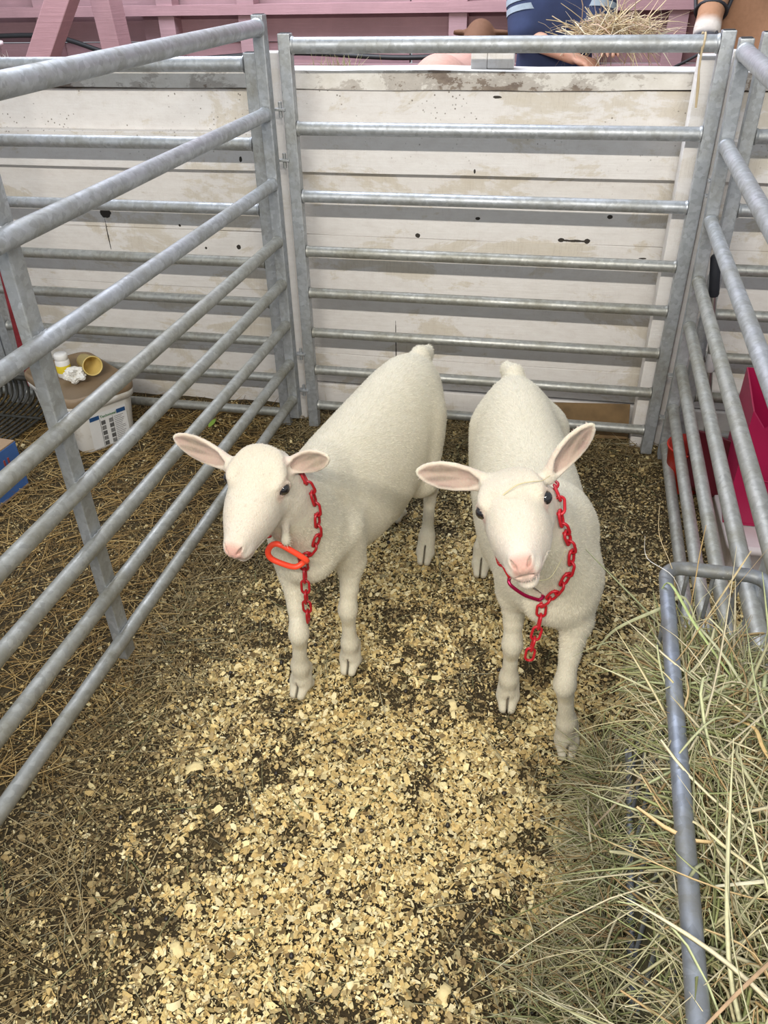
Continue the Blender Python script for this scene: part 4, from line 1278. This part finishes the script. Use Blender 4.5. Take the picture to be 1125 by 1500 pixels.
# label on the side that faces right: local -Y side of the pail is its long side; the printed one is local -Y rotated
def face_pt(u, v, off=.0025):
    """printed side: u along the short side, v up"""
    k = v / .165
    half = (.336 + (.364 - .336) * k) / 2
    return Vector(PC) + PR_ @ Vector((u, -half - off, v))
def quad_label(m, u0, u1, v0, v1, off=.0025):
    n = 6; vs = []; fs = []
    for i in range(n + 1):
        u = u0 + (u1 - u0) * i / n
        vs += [face_pt(u, v0, off), face_pt(u, v1, off)]
    for i in range(n): fs.append((i * 2, i * 2 + 2, i * 2 + 3, i * 2 + 1))
    m.add(vs, fs)
m = MB(); quad_label(m, -.070, .074, .012, .150, .0015); lab = m.build('label', plain('label_paper', (.80, .80, .80), .5, 0, .03), pail, 'printed instruction label')
m = MB(); quad_label(m, -.066, -.030, .126, .142, .0025); m.build('blue_band', plain('label_blue', (.02, .08, .22), .5), lab)
m = MB(); quad_label(m, .036, .070, .126, .142, .0025); m.build('blue_band', plain('label_blue_', (.02, .08, .22), .5), lab)
INK = plain('label_ink', (.06, .06, .07), .6)
rgl = random.Random(3)
m = MB(); quad_label(m, -.030, -.0285, .014, .124, .0024); m.build('rule', INK, lab)
m = MB(); quad_label(m, .018, .0190, .014, .124, .0024); m.build('rule', INK, lab)
for c in range(2):
    for rr in range(5):
        u = -.026 + c * .030; v = .100 - rr * .021
        m = MB(); quad_label(m, u, u + .016, v, v + .0165, .0024)
        quad_label(m, u + .002, u + .014, v + .002, v + .0145, .0028) if False else None
        for q in range(3):
            a = u + rgl.uniform(.001, .008); b = v + rgl.uniform(.001, .008)
        m.build('pictogram', plain('pictogram_ink_%d' % (c * 5 + rr), (.12 + .1 * ((c + rr) % 2),) * 3, .6, 0, .8, 400), lab)
for rr in range(14):
    m = MB(); quad_label(m, .024, .024 + rgl.uniform(.026, .040), .116 - rr * .0072, .1175 - rr * .0072, .0024); m.build('text_line', INK, lab)
def text_mesh(s, size, M, mat, name, parent, ext=.0003):
    cu = bpy.data.curves.new(name, 'FONT'); cu.body = s; cu.size = size; cu.extrude = ext; cu.align_x = 'CENTER'; cu.align_y = 'CENTER'
    tmp = bpy.data.objects.new(name + '_tmp', cu); COL.objects.link(tmp)
    me = bpy.data.meshes.new_from_object(tmp.evaluated_get(bpy.context.evaluated_depsgraph_get()))
    bpy.data.objects.remove(tmp)
    me.transform(M); me.materials.clear(); me.materials.append(mat)
    o = bpy.data.objects.new(name, me); COL.objects.link(o)
    if parent is not None: set_parent(o, parent)
    return o
ct = face_pt(.003, .133, .0035); exu = (face_pt(.05, .133) - face_pt(0, .133)).normalized(); eyu = (face_pt(0, .145) - face_pt(0, .12)).normalized()
M = Matrix((exu, eyu, exu.cross(eyu))).transposed().to_4x4(); M.translation = ct
bpy.context.view_layer.update()
text_mesh('Techniseal', .0145, M, plain('label_green', (.03, .20, .06), .5), 'brand_text', lab)

# yellow cup lying on the lid
cup = None
cdir = Vector((.62, -.55, .12)).normalized(); zc = cdir; xc = Vector((0, 0, 1)).cross(zc).normalized(); yc = zc.cross(xc)
CR = Matrix((xc, yc, zc)).transposed()
m = MB(); m.lathe([(.0005, .0), (.024, .0), (.026, .002), (.0335, .100), (.0355, .1015), (.0355, .104), (.0320, .104), (.0315, .100), (.0245, .006), (.0005, .005)], Vector((-1.628, 2.395, .2545)), 40, CR)
tag(m.build('cup', plain('yellow_plastic', (.72, .55, .19), .45, 0, .12, 14)), 'yellow plastic cup lying on its side on the brown pail lid', 'cup')
# crumpled paper
def crumple(name, c, r, seed, mat, squash=.7):
    import bmesh
    from mathutils import noise as mn
    bm = bmesh.new(); bmesh.ops.create_icosphere(bm, subdivisions=4, radius=1)
    for v in bm.verts:
        q = v.co.copy(); n = mn.noise(q * 1.6 + Vector((seed, 0, 0))); n2 = abs(mn.noise(q * 3.4 + Vector((0, seed, 0)))); n3 = abs(mn.noise(q * 7 + Vector((0, 0, seed))))
        k = 1 + .45 * n - .55 * n2 - .22 * n3
        v.co = Vector(c) + Vector((q.x * k * r[0], q.y * k * r[1], max(q.z * k * r[2], -r[2] * .8)))
    bm.verts.index_update()
    m = MB(); m.add([v.co for v in bm.verts], [tuple(v.index for v in f.verts) for f in bm.faces], False); bm.free()
    return m.build(name, mat)
PAPER = plain('white_paper_towel', (.82, .80, .75), .85, 0, .05, 20)
tag(crumple('paper_towel', (-1.608, 2.290, .248), (.044, .038, .032), 2.3, PAPER), 'crumpled white paper towel on the pail lid beside the yellow cup', 'paper towel')
m = MB(); R = Matrix.Rotation(.9, 3, 'X') @ Matrix.Rotation(.5, 3, 'Z')
bt = empty('bottle', (-1.675, 2.335, .218), 'white jar with a yellow-marked label on the pail lid, half hidden behind the panel brace', 'jar')
m.lathe([(.0005, 0), (.023, 0), (.025, .003), (.025, .060), (.021, .066)], (-1.675, 2.335, .218), 28); b_ = m.build('jar_body', plain('white_jar', (.78, .77, .75), .4, 0, .04), bt)
m = MB(); m.lathe([(.0252, .018), (.0254, .019), (.0254, .045), (.0252, .046)], (-1.675, 2.335, .218), 28); m.build('yellow_label', plain('yellow_label', (.80, .62, .04), .5), b_)
m = MB(); m.lathe([(.021, .064), (.0235, .066), (.0235, .084), (.021, .087), (.0005, .087)], (-1.675, 2.335, .218), 28); m.build('jar_lid', plain('white_cap', (.82, .81, .79), .4, 0, .03), bt)

# manure fork
fork = empty('manure_fork', (-1.95, 2.25, 0), 'manure fork with black basket tines and red handle leaning in the left pen', 'fork')
TINE = plain('black_plastic_tines', (.035, .034, .028), .5, 0, .4, 40)
for k in range(15):
    x = -2.13 + k * .0235
    m = MB(); m.tube(spline([(x + .02, 2.400, .165), (x + .018, 2.405, .120), (x + .010, 2.385, .075), (x - .012, 2.31, .048), (x - .045, 2.20, .030), (x - .085, 2.08, .020)], False, 5), [.0052] * 20 + [.0048, .0044, .004, .0036, .0030, .0022], 8)
    m.build('tine', TINE, fork)
m = MB(); m.tube([(-2.125, 2.402, .160), (-1.780, 2.402, .160)], .010, 10); m.build('head_bar', TINE, fork)
m = MB(); m.tube([(-2.150, 2.30, .050), (-1.80, 2.30, .050)], .0055, 8); m.build('cross_bar', TINE, fork)
HND = plain('worn_red_handle', (.22, .022, .030), .5, 0, .35, 30)
m = MB(); m.tube([(-1.872, 2.395, .140), (-1.850, 2.372, .300), (-1.811, 2.350, .640), (-1.742, 2.31, 1.25)], .0150, 14); m.build('handle', HND, fork)

# blue box
box = empty('cardboard_box', (-1.82, 1.78, 0), 'blue printed cardboard box with brown top on the straw, cut off at the left edge', 'box')
def boxside(m, a, b, z0, z1, t=.004):
    a = Vector((*a, 0)); b = Vector((*b, 0)); d = (b - a).normalized(); n = Vector((d.y, -d.x, 0)); L = (b - a).length
    m.box((a + b) / 2 + Vector((0, 0, (z0 + z1) / 2)), (L, t, z1 - z0), Matrix((d, n, Vector((0, 0, 1)))).transposed())
BL0, BL1, BL2, BL3 = (-1.665, 1.62), (-1.637, 1.930), (-1.985, 1.962), (-2.013, 1.652)
BLUE = plain('blue_print', (.050, .130, .36), .55, 0, .10, 10)
KRAFT = plain('kraft_cardboard', (.34, .23, .14), .8, 0, .08, 30)
for i, (a, b) in enumerate(((BL0, BL1), (BL1, BL2), (BL2, BL3), (BL3, BL0))):
    m = MB(); boxside(m, a, b, .018, .176); m.build('side', BLUE, box)
    m = MB(); boxside(m, a, b, .010, .018, .0045); m.build('bottom_edge', KRAFT, box)
m = MB(); vs = [(*q, .177) for q in (BL0, BL1, BL2, BL3)] + [(*q, .181) for q in (BL0, BL1, BL2, BL3)]
m.add(vs, [(3, 2, 1, 0), (4, 5, 6, 7), (0, 1, 5, 4), (1, 2, 6, 5), (2, 3, 7, 6), (3, 0, 4, 7)]); m.build('top_flap', KRAFT, box)
for k in range(2):
    m = MB(); y = 1.842 + k * .018; x = -1.6635 + (y - 1.62) * .0903 + .020
    m.box((x, y, .135), (.0015, .007, .045)); m.build('red_mark', plain('red_print', (.30, .05, .04), .6), box)
# bright green leaf scrap
m = MB(); vs = []; n = 8
for i in range(n + 1):
    t = i / n; w_ = .010 * math.sin(math.pi * min(1, t * 1.02) ** .8) + .001
    for q in (-1, 0, 1): vs.append((-1.18 + q * w_, 2.40 + t * .07, .016 + .004 * math.sin(t * 3) + (.0 if q else -.002)))
m.add(vs, [(i * 3 + q, i * 3 + q + 1, i * 3 + q + 4, i * 3 + q + 3) for i in range(n) for q in (0, 1)], True)
tag(m.build('leaf', plain('fresh_green_leaf', (.30, .48, .07), .5)), 'small bright green leaf scrap on the straw in the left pen', 'leaf')

# ------------------------------------------------------------------ things beyond the right panel
CRIM = plain('crimson_plastic', (.36, .008, .065), .4, 0, .06, 8)
CRIM_D = plain('dark_red_plastic_sheet', (.11, .006, .018), .5, 0, .1, 8)
tote = empty('plastic_tote', (.78, 2.02, .12), 'crimson plastic tote with notched rim on a pale box at the right edge', 'tote')
def shell(m, outer, t=.004):
    """vertical wall following a closed outline at bottom and top"""
    n = len(outer)
    cb = Vector((sum(q[0] for q in outer) / n, sum(q[1] for q in outer) / n, 0))
    def inn(x, y):
        d = (Vector((x, y, 0)) - cb); return cb + d * (1 - t / d.length)
    vs = []; fs = []
    for (x, y, z0, z1) in outer:
        q = inn(x, y); vs += [(x, y, z0), (x, y, z1), (q.x, q.y, z1), (q.x, q.y, z0)]
    for i in range(n):
        j = (i + 1) % n
        for k in range(4):
            k2 = (k + 1) % 4; fs.append((i * 4 + k, j * 4 + k, j * 4 + k2, i * 4 + k2))
    m.add(vs, fs)
out = []
for i in range(13):      # front side with a handle notch in the rim
    u = i / 12; x = .550 + u * .42; z = .452 + (.020 if u < .04 else 0) - .030 * math.exp(-((u - .10) / .045) ** 2) + .02 * sstep(.1, .25, u)
    out.append((x, 1.93 - .02 * u, .125, float(z)))
for i in range(1, 7): u = i / 6; out.append((.97 - .02 * u, 1.91 + .30 * u, .125, .47))
for i in range(1, 7): u = i / 6; out.append((.95 - .37 * u, 2.21, .125, .47))
for i in range(1, 6): u = i / 6; out.append((.58 - .03 * u, 2.21 - .28 * u, .125, .47))
m = MB(); shell(m, out); m.build('tub_wall', CRIM, tote)
m = MB(); m.box((.76, 2.06, .128), (.40, .27, .006)); m.build('tub_floor', CRIM, tote)
m = MB(); m.tube(spline([(.575, 1.926, .300), (.62, 1.922, .275), (.70, 1.918, .268)], False, 6), .0025, 6); m.build('rib', CRIM, tote)
m = MB(); rr_loft(m, [(.42, .34, .03, .004), (.43, .35, .03, .10), (.445, .365, .032, .102), (.445, .365, .032, .118), (.42, .34, .03, .122)], (.775, 2.00, 0), Matrix.Identity(3))
tag(m.build('storage_box', plain('pinkish_white_plastic', (.62, .55, .56), .5, 0, .05)), 'pale pinkish box on the floor under the crimson tote', 'box')
# dark red feed pan leaning in the shadow beside the tote
m = MB(); m.lathe([(.0005, .0), (.085, .0), (.100, .006), (.128, .155), (.136, .158), (.136, .164), (.124, .162), (.096, .012), (.0005, .008)], (.560, 2.16, .060), 40, Matrix.Rotation(-.55, 3, 'X') @ Matrix.Rotation(.35, 3, 'Y'))
tag(m.build('feed_pan', CRIM_D), 'dark red rubber feed pan tipped on its side between right panel and tote', 'feed pan')
m = MB(); m.lathe([(.0005, .002), (.050, .002), (.055, .006), (.070, .150), (.074, .152), (.074, .158), (.067, .156), (.052, .010), (.0005, .008)], (.500, 2.285, .008), 32)
tag(m.build('bucket', plain('scarlet_plastic', (.55, .030, .015), .45)), 'small scarlet bucket glimpsed between the lowest rails of the right panel', 'bucket')
# pole with black grip
pole = empty('broom', (.59, 2.44, 0), 'silver broom pole with a black grip leaning in the right back corner', 'broom')
a = Vector((.474, 2.425, .715)); b = Vector((.582, 2.440, .060)); d = (b - a)
m = MB(); m.tube([a + d * .17, a + d * .60, a + d * .97], .0095, 14); m.build('pole', SILVER, pole)
m = MB(); m.tube([a, a + d * .01, a + d * .175, a + d * .185], [.0115, .0150, .0150, .012], 16); m.build('grip', plain('black_foam_grip', (.015, .017, .024), .7), pole)
m = MB(); m.tube([a + d * .46, a + d * .475, a + d * .54, a + d * .555], [.0098, .0135, .0135, .0098], 16); m.build('collar_nut', plain('pale_plastic_nut', (.50, .49, .50), .4), pole)
m = MB(); m.box(b + Vector((.004, 0, -.020)), (.15, .030, .040), None, .006); m.build('brush_block', CRIM_D, pole)
for k in range(14):
    m = MB(); x = b.x - .065 + k * .0105; m.tube([(x, 2.44, .022), (x + .002, 2.435, .004)], .0035, 6); m.build('bristle_tuft', CRIM_D, pole)

# ------------------------------------------------------------------ beyond the partition: cattle, worker, hay
def simple_mat(name, rough=.8, bs=60, bd=.004):
    t = NT(name); a = t.n('ShaderNodeAttribute'); a.attribute_name = 'tint'
    n = t.noise(bs, detail=4)
    c = t.mix(t.ramp(n, [(.3, .25), (.65, 0.0)]), a.outputs['Color'], t.mix(1.0, a.outputs['Color'], (.6, .55, .5), 'MULTIPLY'))
    return t.set(color=c, rough=rough, normal=t.bump(n, .3, bd))
HIDE = simple_mat('cattle_hide')
def quadruped(name, label, cat, rear, axis, L, H, Wd, headc, headdir, hlen, base, muz, res, extra=None, leg_r=.055):
    e = unit((axis[0], axis[1], 0)); up = V3(0, 0, 1); sd = np.cross(e, up); o = np.array((*rear, 0.))
    C = np.array(headc, float); F, R, U = head_frame(headdir, (0, 0, 1))
    pts = [o, o + e * L, C + F * hlen, C - F * .1]
    lo = np.min(pts, 0) - Wd - .12; hi = np.max(pts, 0) + Wd + .12; lo[2] = -.05; hi[2] = max(H, C[2]) + .25
    fd = Field(lo, hi, res)
    st = [(0, Wd * .35, H * .95, H * .75), (.05 * L, Wd * .75, H * .985, H * .60), (.15 * L, Wd * .95, H * 1.0, H * .50), (.35 * L, Wd * 1.0, H * .97, H * .43), (.55 * L, Wd * 1.05, H * .96, H * .41),
          (.75 * L, Wd * .9, H * .98, H * .43), (.88 * L, Wd * .7, H * .95, H * .48), (L, Wd * .3, H * .82, H * .60)]
    fd.loft(o, e, sd, up, st, k=.05, ex=2.2, egg=.12)
    for f_, s_ in ((.12, 1), (.12, -1), (.84, 1), (.84, -1)):
        hipp = o + e * L * f_ + sd * s_ * Wd * .62
        rearleg = f_ < .5
        kn = hipp + (e * (.05 if rearleg else .0)) * 1; kn = np.array([kn[0], kn[1], H * .45])
        hk = hipp - e * (.10 if rearleg else 0); hk = np.array([hk[0], hk[1], H * .27])
        ft = np.array([hipp[0], hipp[1], .09]); gr = ft + e * .03; gr[2] = .035
        hp = np.array([hipp[0], hipp[1], H * .72])
        fd.cone(hp, kn, leg_r * 2.4 if rearleg else leg_r * 1.9, leg_r * 1.25, .04)
        fd.cone(kn, hk, leg_r * 1.2, leg_r * .75, .03); fd.cone(hk, ft, leg_r * .65, leg_r * .6, .02); fd.cone(ft, gr, leg_r * .75, leg_r * .9, .02)
    neckb = o + e * L * .86 + up * H * .82
    nb2 = o + e * L * .90 + up * H * .66
    fd.cone(neckb, C - F * hlen * .12, Wd * .52, hlen * .27, .06); fd.cone(nb2, C - U * hlen * .18, Wd * .50, hlen * .24, .06)
    s = hlen
    fd.loft(C, F, R, U, [(-.22 * s, .10 * s, .12 * s, -.12 * s), (-.10 * s, .22 * s, .20 * s, -.24 * s), (.1 * s, .235 * s, .20 * s, -.30 * s), (.35 * s, .19 * s, .15 * s, -.26 * s), (.6 * s, .145 * s, .11 * s, -.20 * s),
                         (.82 * s, .155 * s, .09 * s, -.19 * s), (.95 * s, .14 * s, .05 * s, -.17 * s), (1.0 * s, .08 * s, .0, -.10 * s)], k=.02, ex=2.3)
    RM = np.stack([F, R, U], 1)
    for sg in (-1, 1):
        b = C - F * .08 * s + R * sg * .20 * s + U * .06 * s
        fd.ell(b + R * sg * .20 * s - U * .01 * s, (.10 * s, .24 * s, .05 * s), RM, .015)
    # tail
    fd.cone(o + up * H * .93, o - e * .05 + up * H * .5, .025, .018, .03); fd.cone(o - e * .05 + up * H * .5, o - e * .05 + up * H * .32, .022, .035, .02)
    P, Q = fd.mesh()
    col = np.tile(np.array(base), (len(P), 1))
    d = P - C; f_, r_, u_ = d @ F / s, d @ R / s, d @ U / s
    near = (np.linalg.norm(d, axis=1) < 1.4 * s)
    w1 = (near * np.clip((f_ - .70) / .08, 0, 1))[:, None]; col = col * (1 - w1) + np.array([.75, .68, .62]) * w1
    w2 = (near * np.clip((f_ - .86) / .04, 0, 1))[:, None]; col = col * (1 - w2) + np.array(muz) * w2
    if extra is not None: col = extra(P, col, f_, r_, u_, near)
    low = np.clip((.10 - P[:, 2]) / .03, 0, 1)[:, None]; col = col * (1 - low) + np.array([.08, .06, .05]) * low
    root = empty(name, (float(o[0] + e[0] * L * .5), float(o[1] + e[1] * L * .5), 0), label, cat)
    mesh_np('body', P, Q, HIDE, np.clip(col, 0, 1), True, root)
    for sg in (-1, 1):
        m = MB(); m.lathe([(.045 * s * math.sin(a), -.045 * s * math.cos(a)) for a in np.linspace(.01, 3.13, 12)], tuple(C + F * .16 * s + R * sg * .205 * s + U * .07 * s), 16)
        m.build('eye', EYE, root)
    return root, (C, F, R, U, s)
cow, fr = quadruped('cow', 'tan cow with a dark muzzle and black halter, beyond the partition at top right', 'cow', (1.98, 4.78), (-.93, -.30), 1.42, 1.30, .27, (.600, 4.28, 1.400), (-.12, -.62, -.76), .36, (.44, .23, .13), (.07, .07, .09), .014)
C_, F_, R_, U_, s_ = fr
def ringaround(m, f, rw, ru, r, cu=-.07):
    pts = [Vector(C_ + F_ * f * s_ + R_ * rw * s_ * math.cos(a) + U_ * (ru * math.sin(a) + cu) * s_) for a in np.linspace(0, 2 * math.pi, 25)[:-1]]
    m.tube(pts, r, 8, closed=True, flat=1.0)
HALT = plain('black_halter_strap', (.02, .02, .025), .6)
m = MB(); ringaround(m, .55, .175, .175, .008); m.build('noseband', HALT, cow)
m = MB(); m.tube([Vector(C_ + F_ * .55 * s_ + R_ * .175 * s_ - U_ * .05 * s_), Vector(C_ + F_ * .2 * s_ + R_ * .25 * s_ - U_ * .02 * s_), Vector(C_ - F_ * .1 * s_ + R_ * .22 * s_ + U_ * .16 * s_)], .008, 8); m.build('cheek_strap', HALT, cow)
m = MB(); m.tube([Vector(C_ + F_ * .55 * s_ - R_ * .175 * s_ - U_ * .05 * s_), Vector(C_ + F_ * .2 * s_ - R_ * .25 * s_ - U_ * .02 * s_), Vector(C_ - F_ * .1 * s_ - R_ * .22 * s_ + U_ * .16 * s_)], .008, 8); m.build('cheek_strap', HALT, cow)
m = MB(); m.tube(spline([tuple(C_ + F_ * .55 * s_ - U_ * .25 * s_), (.60, 4.02, 1.15), (.54, 4.0, 1.09), (.42, 4.05, 1.02), (.35, 4.3, .95)], False, 6), .006, 8)
m.build('lead_rope', HALT, cow)
def calf_col(P, col, f_, r_, u_, near):
    w = (near * np.clip((.45 - np.linalg.norm(P - np.array([-.42, 4.42, 1.16]), axis=1)) / .2, 0, 1))[:, None]
    return col * (1 - w) + np.array([.16, .075, .04]) * w
quadruped('calf', 'pinkish tan calf seen from behind, its back just above the partition', 'calf', (-.50, 3.38), (.03, .99), .95, 1.135, .185, (-.42, 4.42, 1.125), (.15, .8, -.45), .24, (.58, .34, .28), (.2, .1, .09), .014, calf_col, .042)

# worker
def limb(fd, pts, rs, k=.03):
    for i in range(len(pts) - 1): fd.cone(pts[i], pts[i + 1], rs[i], rs[i + 1], k)
PX, PY = -.060, 3.92
root = empty('person', (PX, PY, 0), 'person in navy T-shirt and dark trousers bending arms around a bundle of hay', 'person')
SH = [(PX - .150, PY - .01, 1.400), (PX + .160, PY - .01, 1.400)]
EL = [(PX - .118, PY - .09, 1.165), (PX + .150, PY - .07, 1.185)]
WR = [(PX + .080, PY - .235, 1.105), (PX + .190, PY - .25, 1.165)]
def person_body(res, grow=0.0, part='all'):
    fd = Field((PX - .34, PY - .50, -.03), (PX + .40, PY + .26, 1.86), res)
    g = grow
    if part in ('all', 'shirt'):
        fd.loft((PX, PY, 0), V3(0, 0, 1), V3(1, 0, 0), V3(0, -1, 0), [(.90, .150 + g, .105 + g, -.105 - g), (1.0, .148 + g, .105 + g, -.100 - g), (1.15, .140 + g, .110 + g, -.095 - g), (1.30, .160 + g, .115 + g, -.100 - g), (1.40, .165 + g, .085 + g, -.095 - g), (1.46, .085 + g, .05 + g, -.07 - g)], k=.03, ex=2.3)
        for i in (0, 1):
            mid = tuple(np.array(SH[i]) * .10 + np.array(EL[i]) * .90)
            if part == 'shirt': limb(fd, [SH[i], mid], [.062 + g, .062 + g], .03)
            else: limb(fd, [SH[i], EL[i]], [.052, .040], .03)
    if part in ('all', 'trousers'):
        for sx in (-1, 1):
            hp = (PX + sx * .085, PY, .90); kn = (PX + sx * .10, PY - .03, .49); an = (PX + sx * .10, PY + .02, .09)
            limb(fd, [hp, kn, an], [.092 + g, .062 + g, .045 + g * 1.6], .03)
        fd.ell((PX, PY + .01, .93), (.155 + g, .115 + g, .10 + g), k=.03)
    if part == 'all':
        for sx in (-1, 1):
            fd.cone((PX + sx * .10, PY + .02, .05), (PX + sx * .115, PY - .14, .035), .045, .034, .02)
        limb(fd, [(PX, PY, 1.42), (PX, PY - .03, 1.56)], [.058, .052], .03)
        fd.ell((PX, PY - .06, 1.66), (.075, .095, .115), k=.02); fd.ell((PX, PY - .10, 1.60), (.045, .05, .05), k=.02)
        fd.cone((PX, PY - .152, 1.665), (PX, PY - .175, 1.635), .010, .013, .012)
        for sx in (-1, 1):
            fd.ell((PX + sx * .077, PY - .05, 1.65), (.012, .022, .032), k=.008)
            fd.ell((PX + sx * .032, PY - .148, 1.675), (.014, .008, .009), k=.006, cut=True)
        fd.cone((PX - .024, PY - .147, 1.595), (PX + .024, PY - .147, 1.595), .004, .004, .004, cut=True)
        for i in (0, 1):
            limb(fd, [EL[i], WR[i]], [.040, .026], .03)
            w_ = np.array(WR[i]); dr = unit(w_ - np.array(EL[i])); s2 = unit(np.cross(dr, V3(0, 0, 1))); dn = np.cross(dr, s2)
            palm = w_ + dr * .05
            fd.ell(palm, (.048, .040, .018), np.stack([dr, s2, dn], 1), .015)
            for k in range(4):
                b = palm + dr * .035 + s2 * (-.030 + k * .020); ln = (.034, .040, .038, .030)[k]
                c1 = b + dr * ln * .8 + dn * .010; c2 = c1 + dr * ln * .35 + dn * .024
                fd.cone(b, c1, .0095, .0085, .004); fd.cone(c1, c2, .0085, .0070, .003)
            tb = palm - dr * .01 + s2 * (.035 if i else -.035); t1 = tb + s2 * (.022 if i else -.022) + dr * .022; t2 = t1 + dr * .022 + dn * .014
            fd.cone(tb, t1, .012, .010, .008); fd.cone(t1, t2, .010, .008, .004)
    return fd.mesh()
SKIN = plain('skin', (.62, .34, .24), .55, 0, .06, 20, Subsurface_Weight=.1)
P_, Q_ = person_body(.0075); mesh_np('body', P_, Q_, SKIN, None, True, root)
P_, Q_ = person_body(.010, .014, 'shirt')
keepm = None
shirt = mesh_np('t_shirt', P_, Q_, plain('navy_cotton', (.028, .042, .105), .9, 0, .25, 9), None, True, root)
P_, Q_ = person_body(.010, .014, 'trousers'); mesh_np('trousers', P_, Q_, plain('dark_navy_denim', (.018, .026, .065), .9, 0, .25, 9), None, True, root)
for i in (0, 1):
    for k in range(2):
        c = np.array(SH[i]) * (.50 - k * .14) + np.array(EL[i]) * (.50 + k * .14); dr = unit(np.array(EL[i]) - np.array(SH[i])); s2 = unit(np.cross(dr, V3(0, 1, 0))); q2 = np.cross(dr, s2)
        m = MB(); m.tube([Vector(c - dr * .011), Vector(c + dr * .011)], .0785, 28, cap=False); m.build('sleeve_stripe', plain('grey_stripe', (.30, .36, .42), .8), shirt)
m = MB(); m.lathe([(.0005, .128), (.05, .118), (.084, .07), (.090, .01), (.085, -.03)], (PX, PY - .045, 1.655), 28); m.build('hair', plain('brown_hair', (.09, .05, .03), .7, 0, .3, 80), root)
m = MB(); m.tube([(PX - .15, PY, .905 + .09), (PX - .08, PY - .115, .995), (PX + .08, PY - .115, .995), (PX + .15, PY, .995), (PX + .08, PY + .115, .995), (PX - .08, PY + .115, .995)], .014, 8, closed=True); m.build('belt', HALT, root)

# the bundle of hay the worker holds
def pos_b(rg, n): return np.stack([rg.normal(.165, .075, n), rg.normal(3.66, .04, n), rg.normal(1.195, .020, n)], 1)
def dir_b(rg, n): a = rg.normal(.05, .65, n); return np.stack([np.cos(a), rg.normal(0, .3, n), np.sin(a)], 1)
hb = hay_cloud(420, 51, pos_b, dir_b, (.08, .26), (.0012, .0030), .45, np.array([[.80, .66, .40], [.72, .58, .38], [.86, .76, .56], [.62, .44, .32]]), 'hay_bundle', None, .12, .3, 6, None)
tag(hb, 'pale yellow bundle of hay in the arms of the worker', 'hay bundle', kind='stuff')
def pos_c(rg, n): return np.stack([rg.normal(-.74, .05, n), rg.normal(2.86, .03, n), rg.uniform(1.135, 1.15, n)], 1)
def dir_c(rg, n): a = rg.normal(1.57, .55, n); return np.stack([np.cos(a), rg.normal(0, .3, n), np.sin(a)], 1)
tg = hay_cloud(46, 52, pos_c, dir_c, (.04, .10), (.0008, .0015), .2, HC * 1.1, 'straw', None, 0, .1, 5, None)
tag(tg, 'tuft of pale straw sticking up behind the partition top, right of the left back posts', 'straw', kind='stuff')
def pos_d(rg, n): return np.stack([rg.normal(-2.83, .035, n), rg.normal(4.1, .02, n), rg.uniform(1.02, 1.05, n)], 1)
tg = hay_cloud(40, 53, pos_d, dir_c, (.04, .11), (.0010, .002), .2, HC * 0 + np.array([.86, .84, .74]), 'straw', None, 0, .1, 5, None)
tag(tg, 'white tuft of straw beyond the partition at the far left edge', 'straw', kind='stuff')
# pale rounded tub at the far left, black hose on the far wall
m = MB(); m.lathe([(.0005, .002), (.17, .002), (.19, .02), (.235, .55), (.250, .56), (.250, .575), (.228, .57), (.18, .03), (.0005, .02)], (-3.085, 4.1, .56), 40)
st_ = m
tubm = m.build('feed_tub', plain('pale_pink_plastic', (.72, .62, .62), .5)); tag(tubm, 'pale rounded feed tub beyond the partition, cut off at the top left', 'feed tub')
m = MB(); m.box((-3.085, 4.1, .28), (.52, .52, .555), None, .01); tag(m.build('crate', RED_L), 'red wooden crate hidden mostly behind the partition, under the pale feed tub', 'crate')
m = MB(); m.tube(spline([(-3.6, 5.10, 1.10), (-3.1, 5.08, 1.10), (-2.7, 5.08, 1.00), (-2.3, 5.08, .975), (-1.6, 5.08, 1.01), (-.9, 5.08, .985), (-.2, 5.08, 1.02)], False, 8), .014, 10)
tag(m.build('hose', plain('black_rubber_hose', (.02, .02, .022), .5)), 'thin black hose running along the far red wall', 'hose')
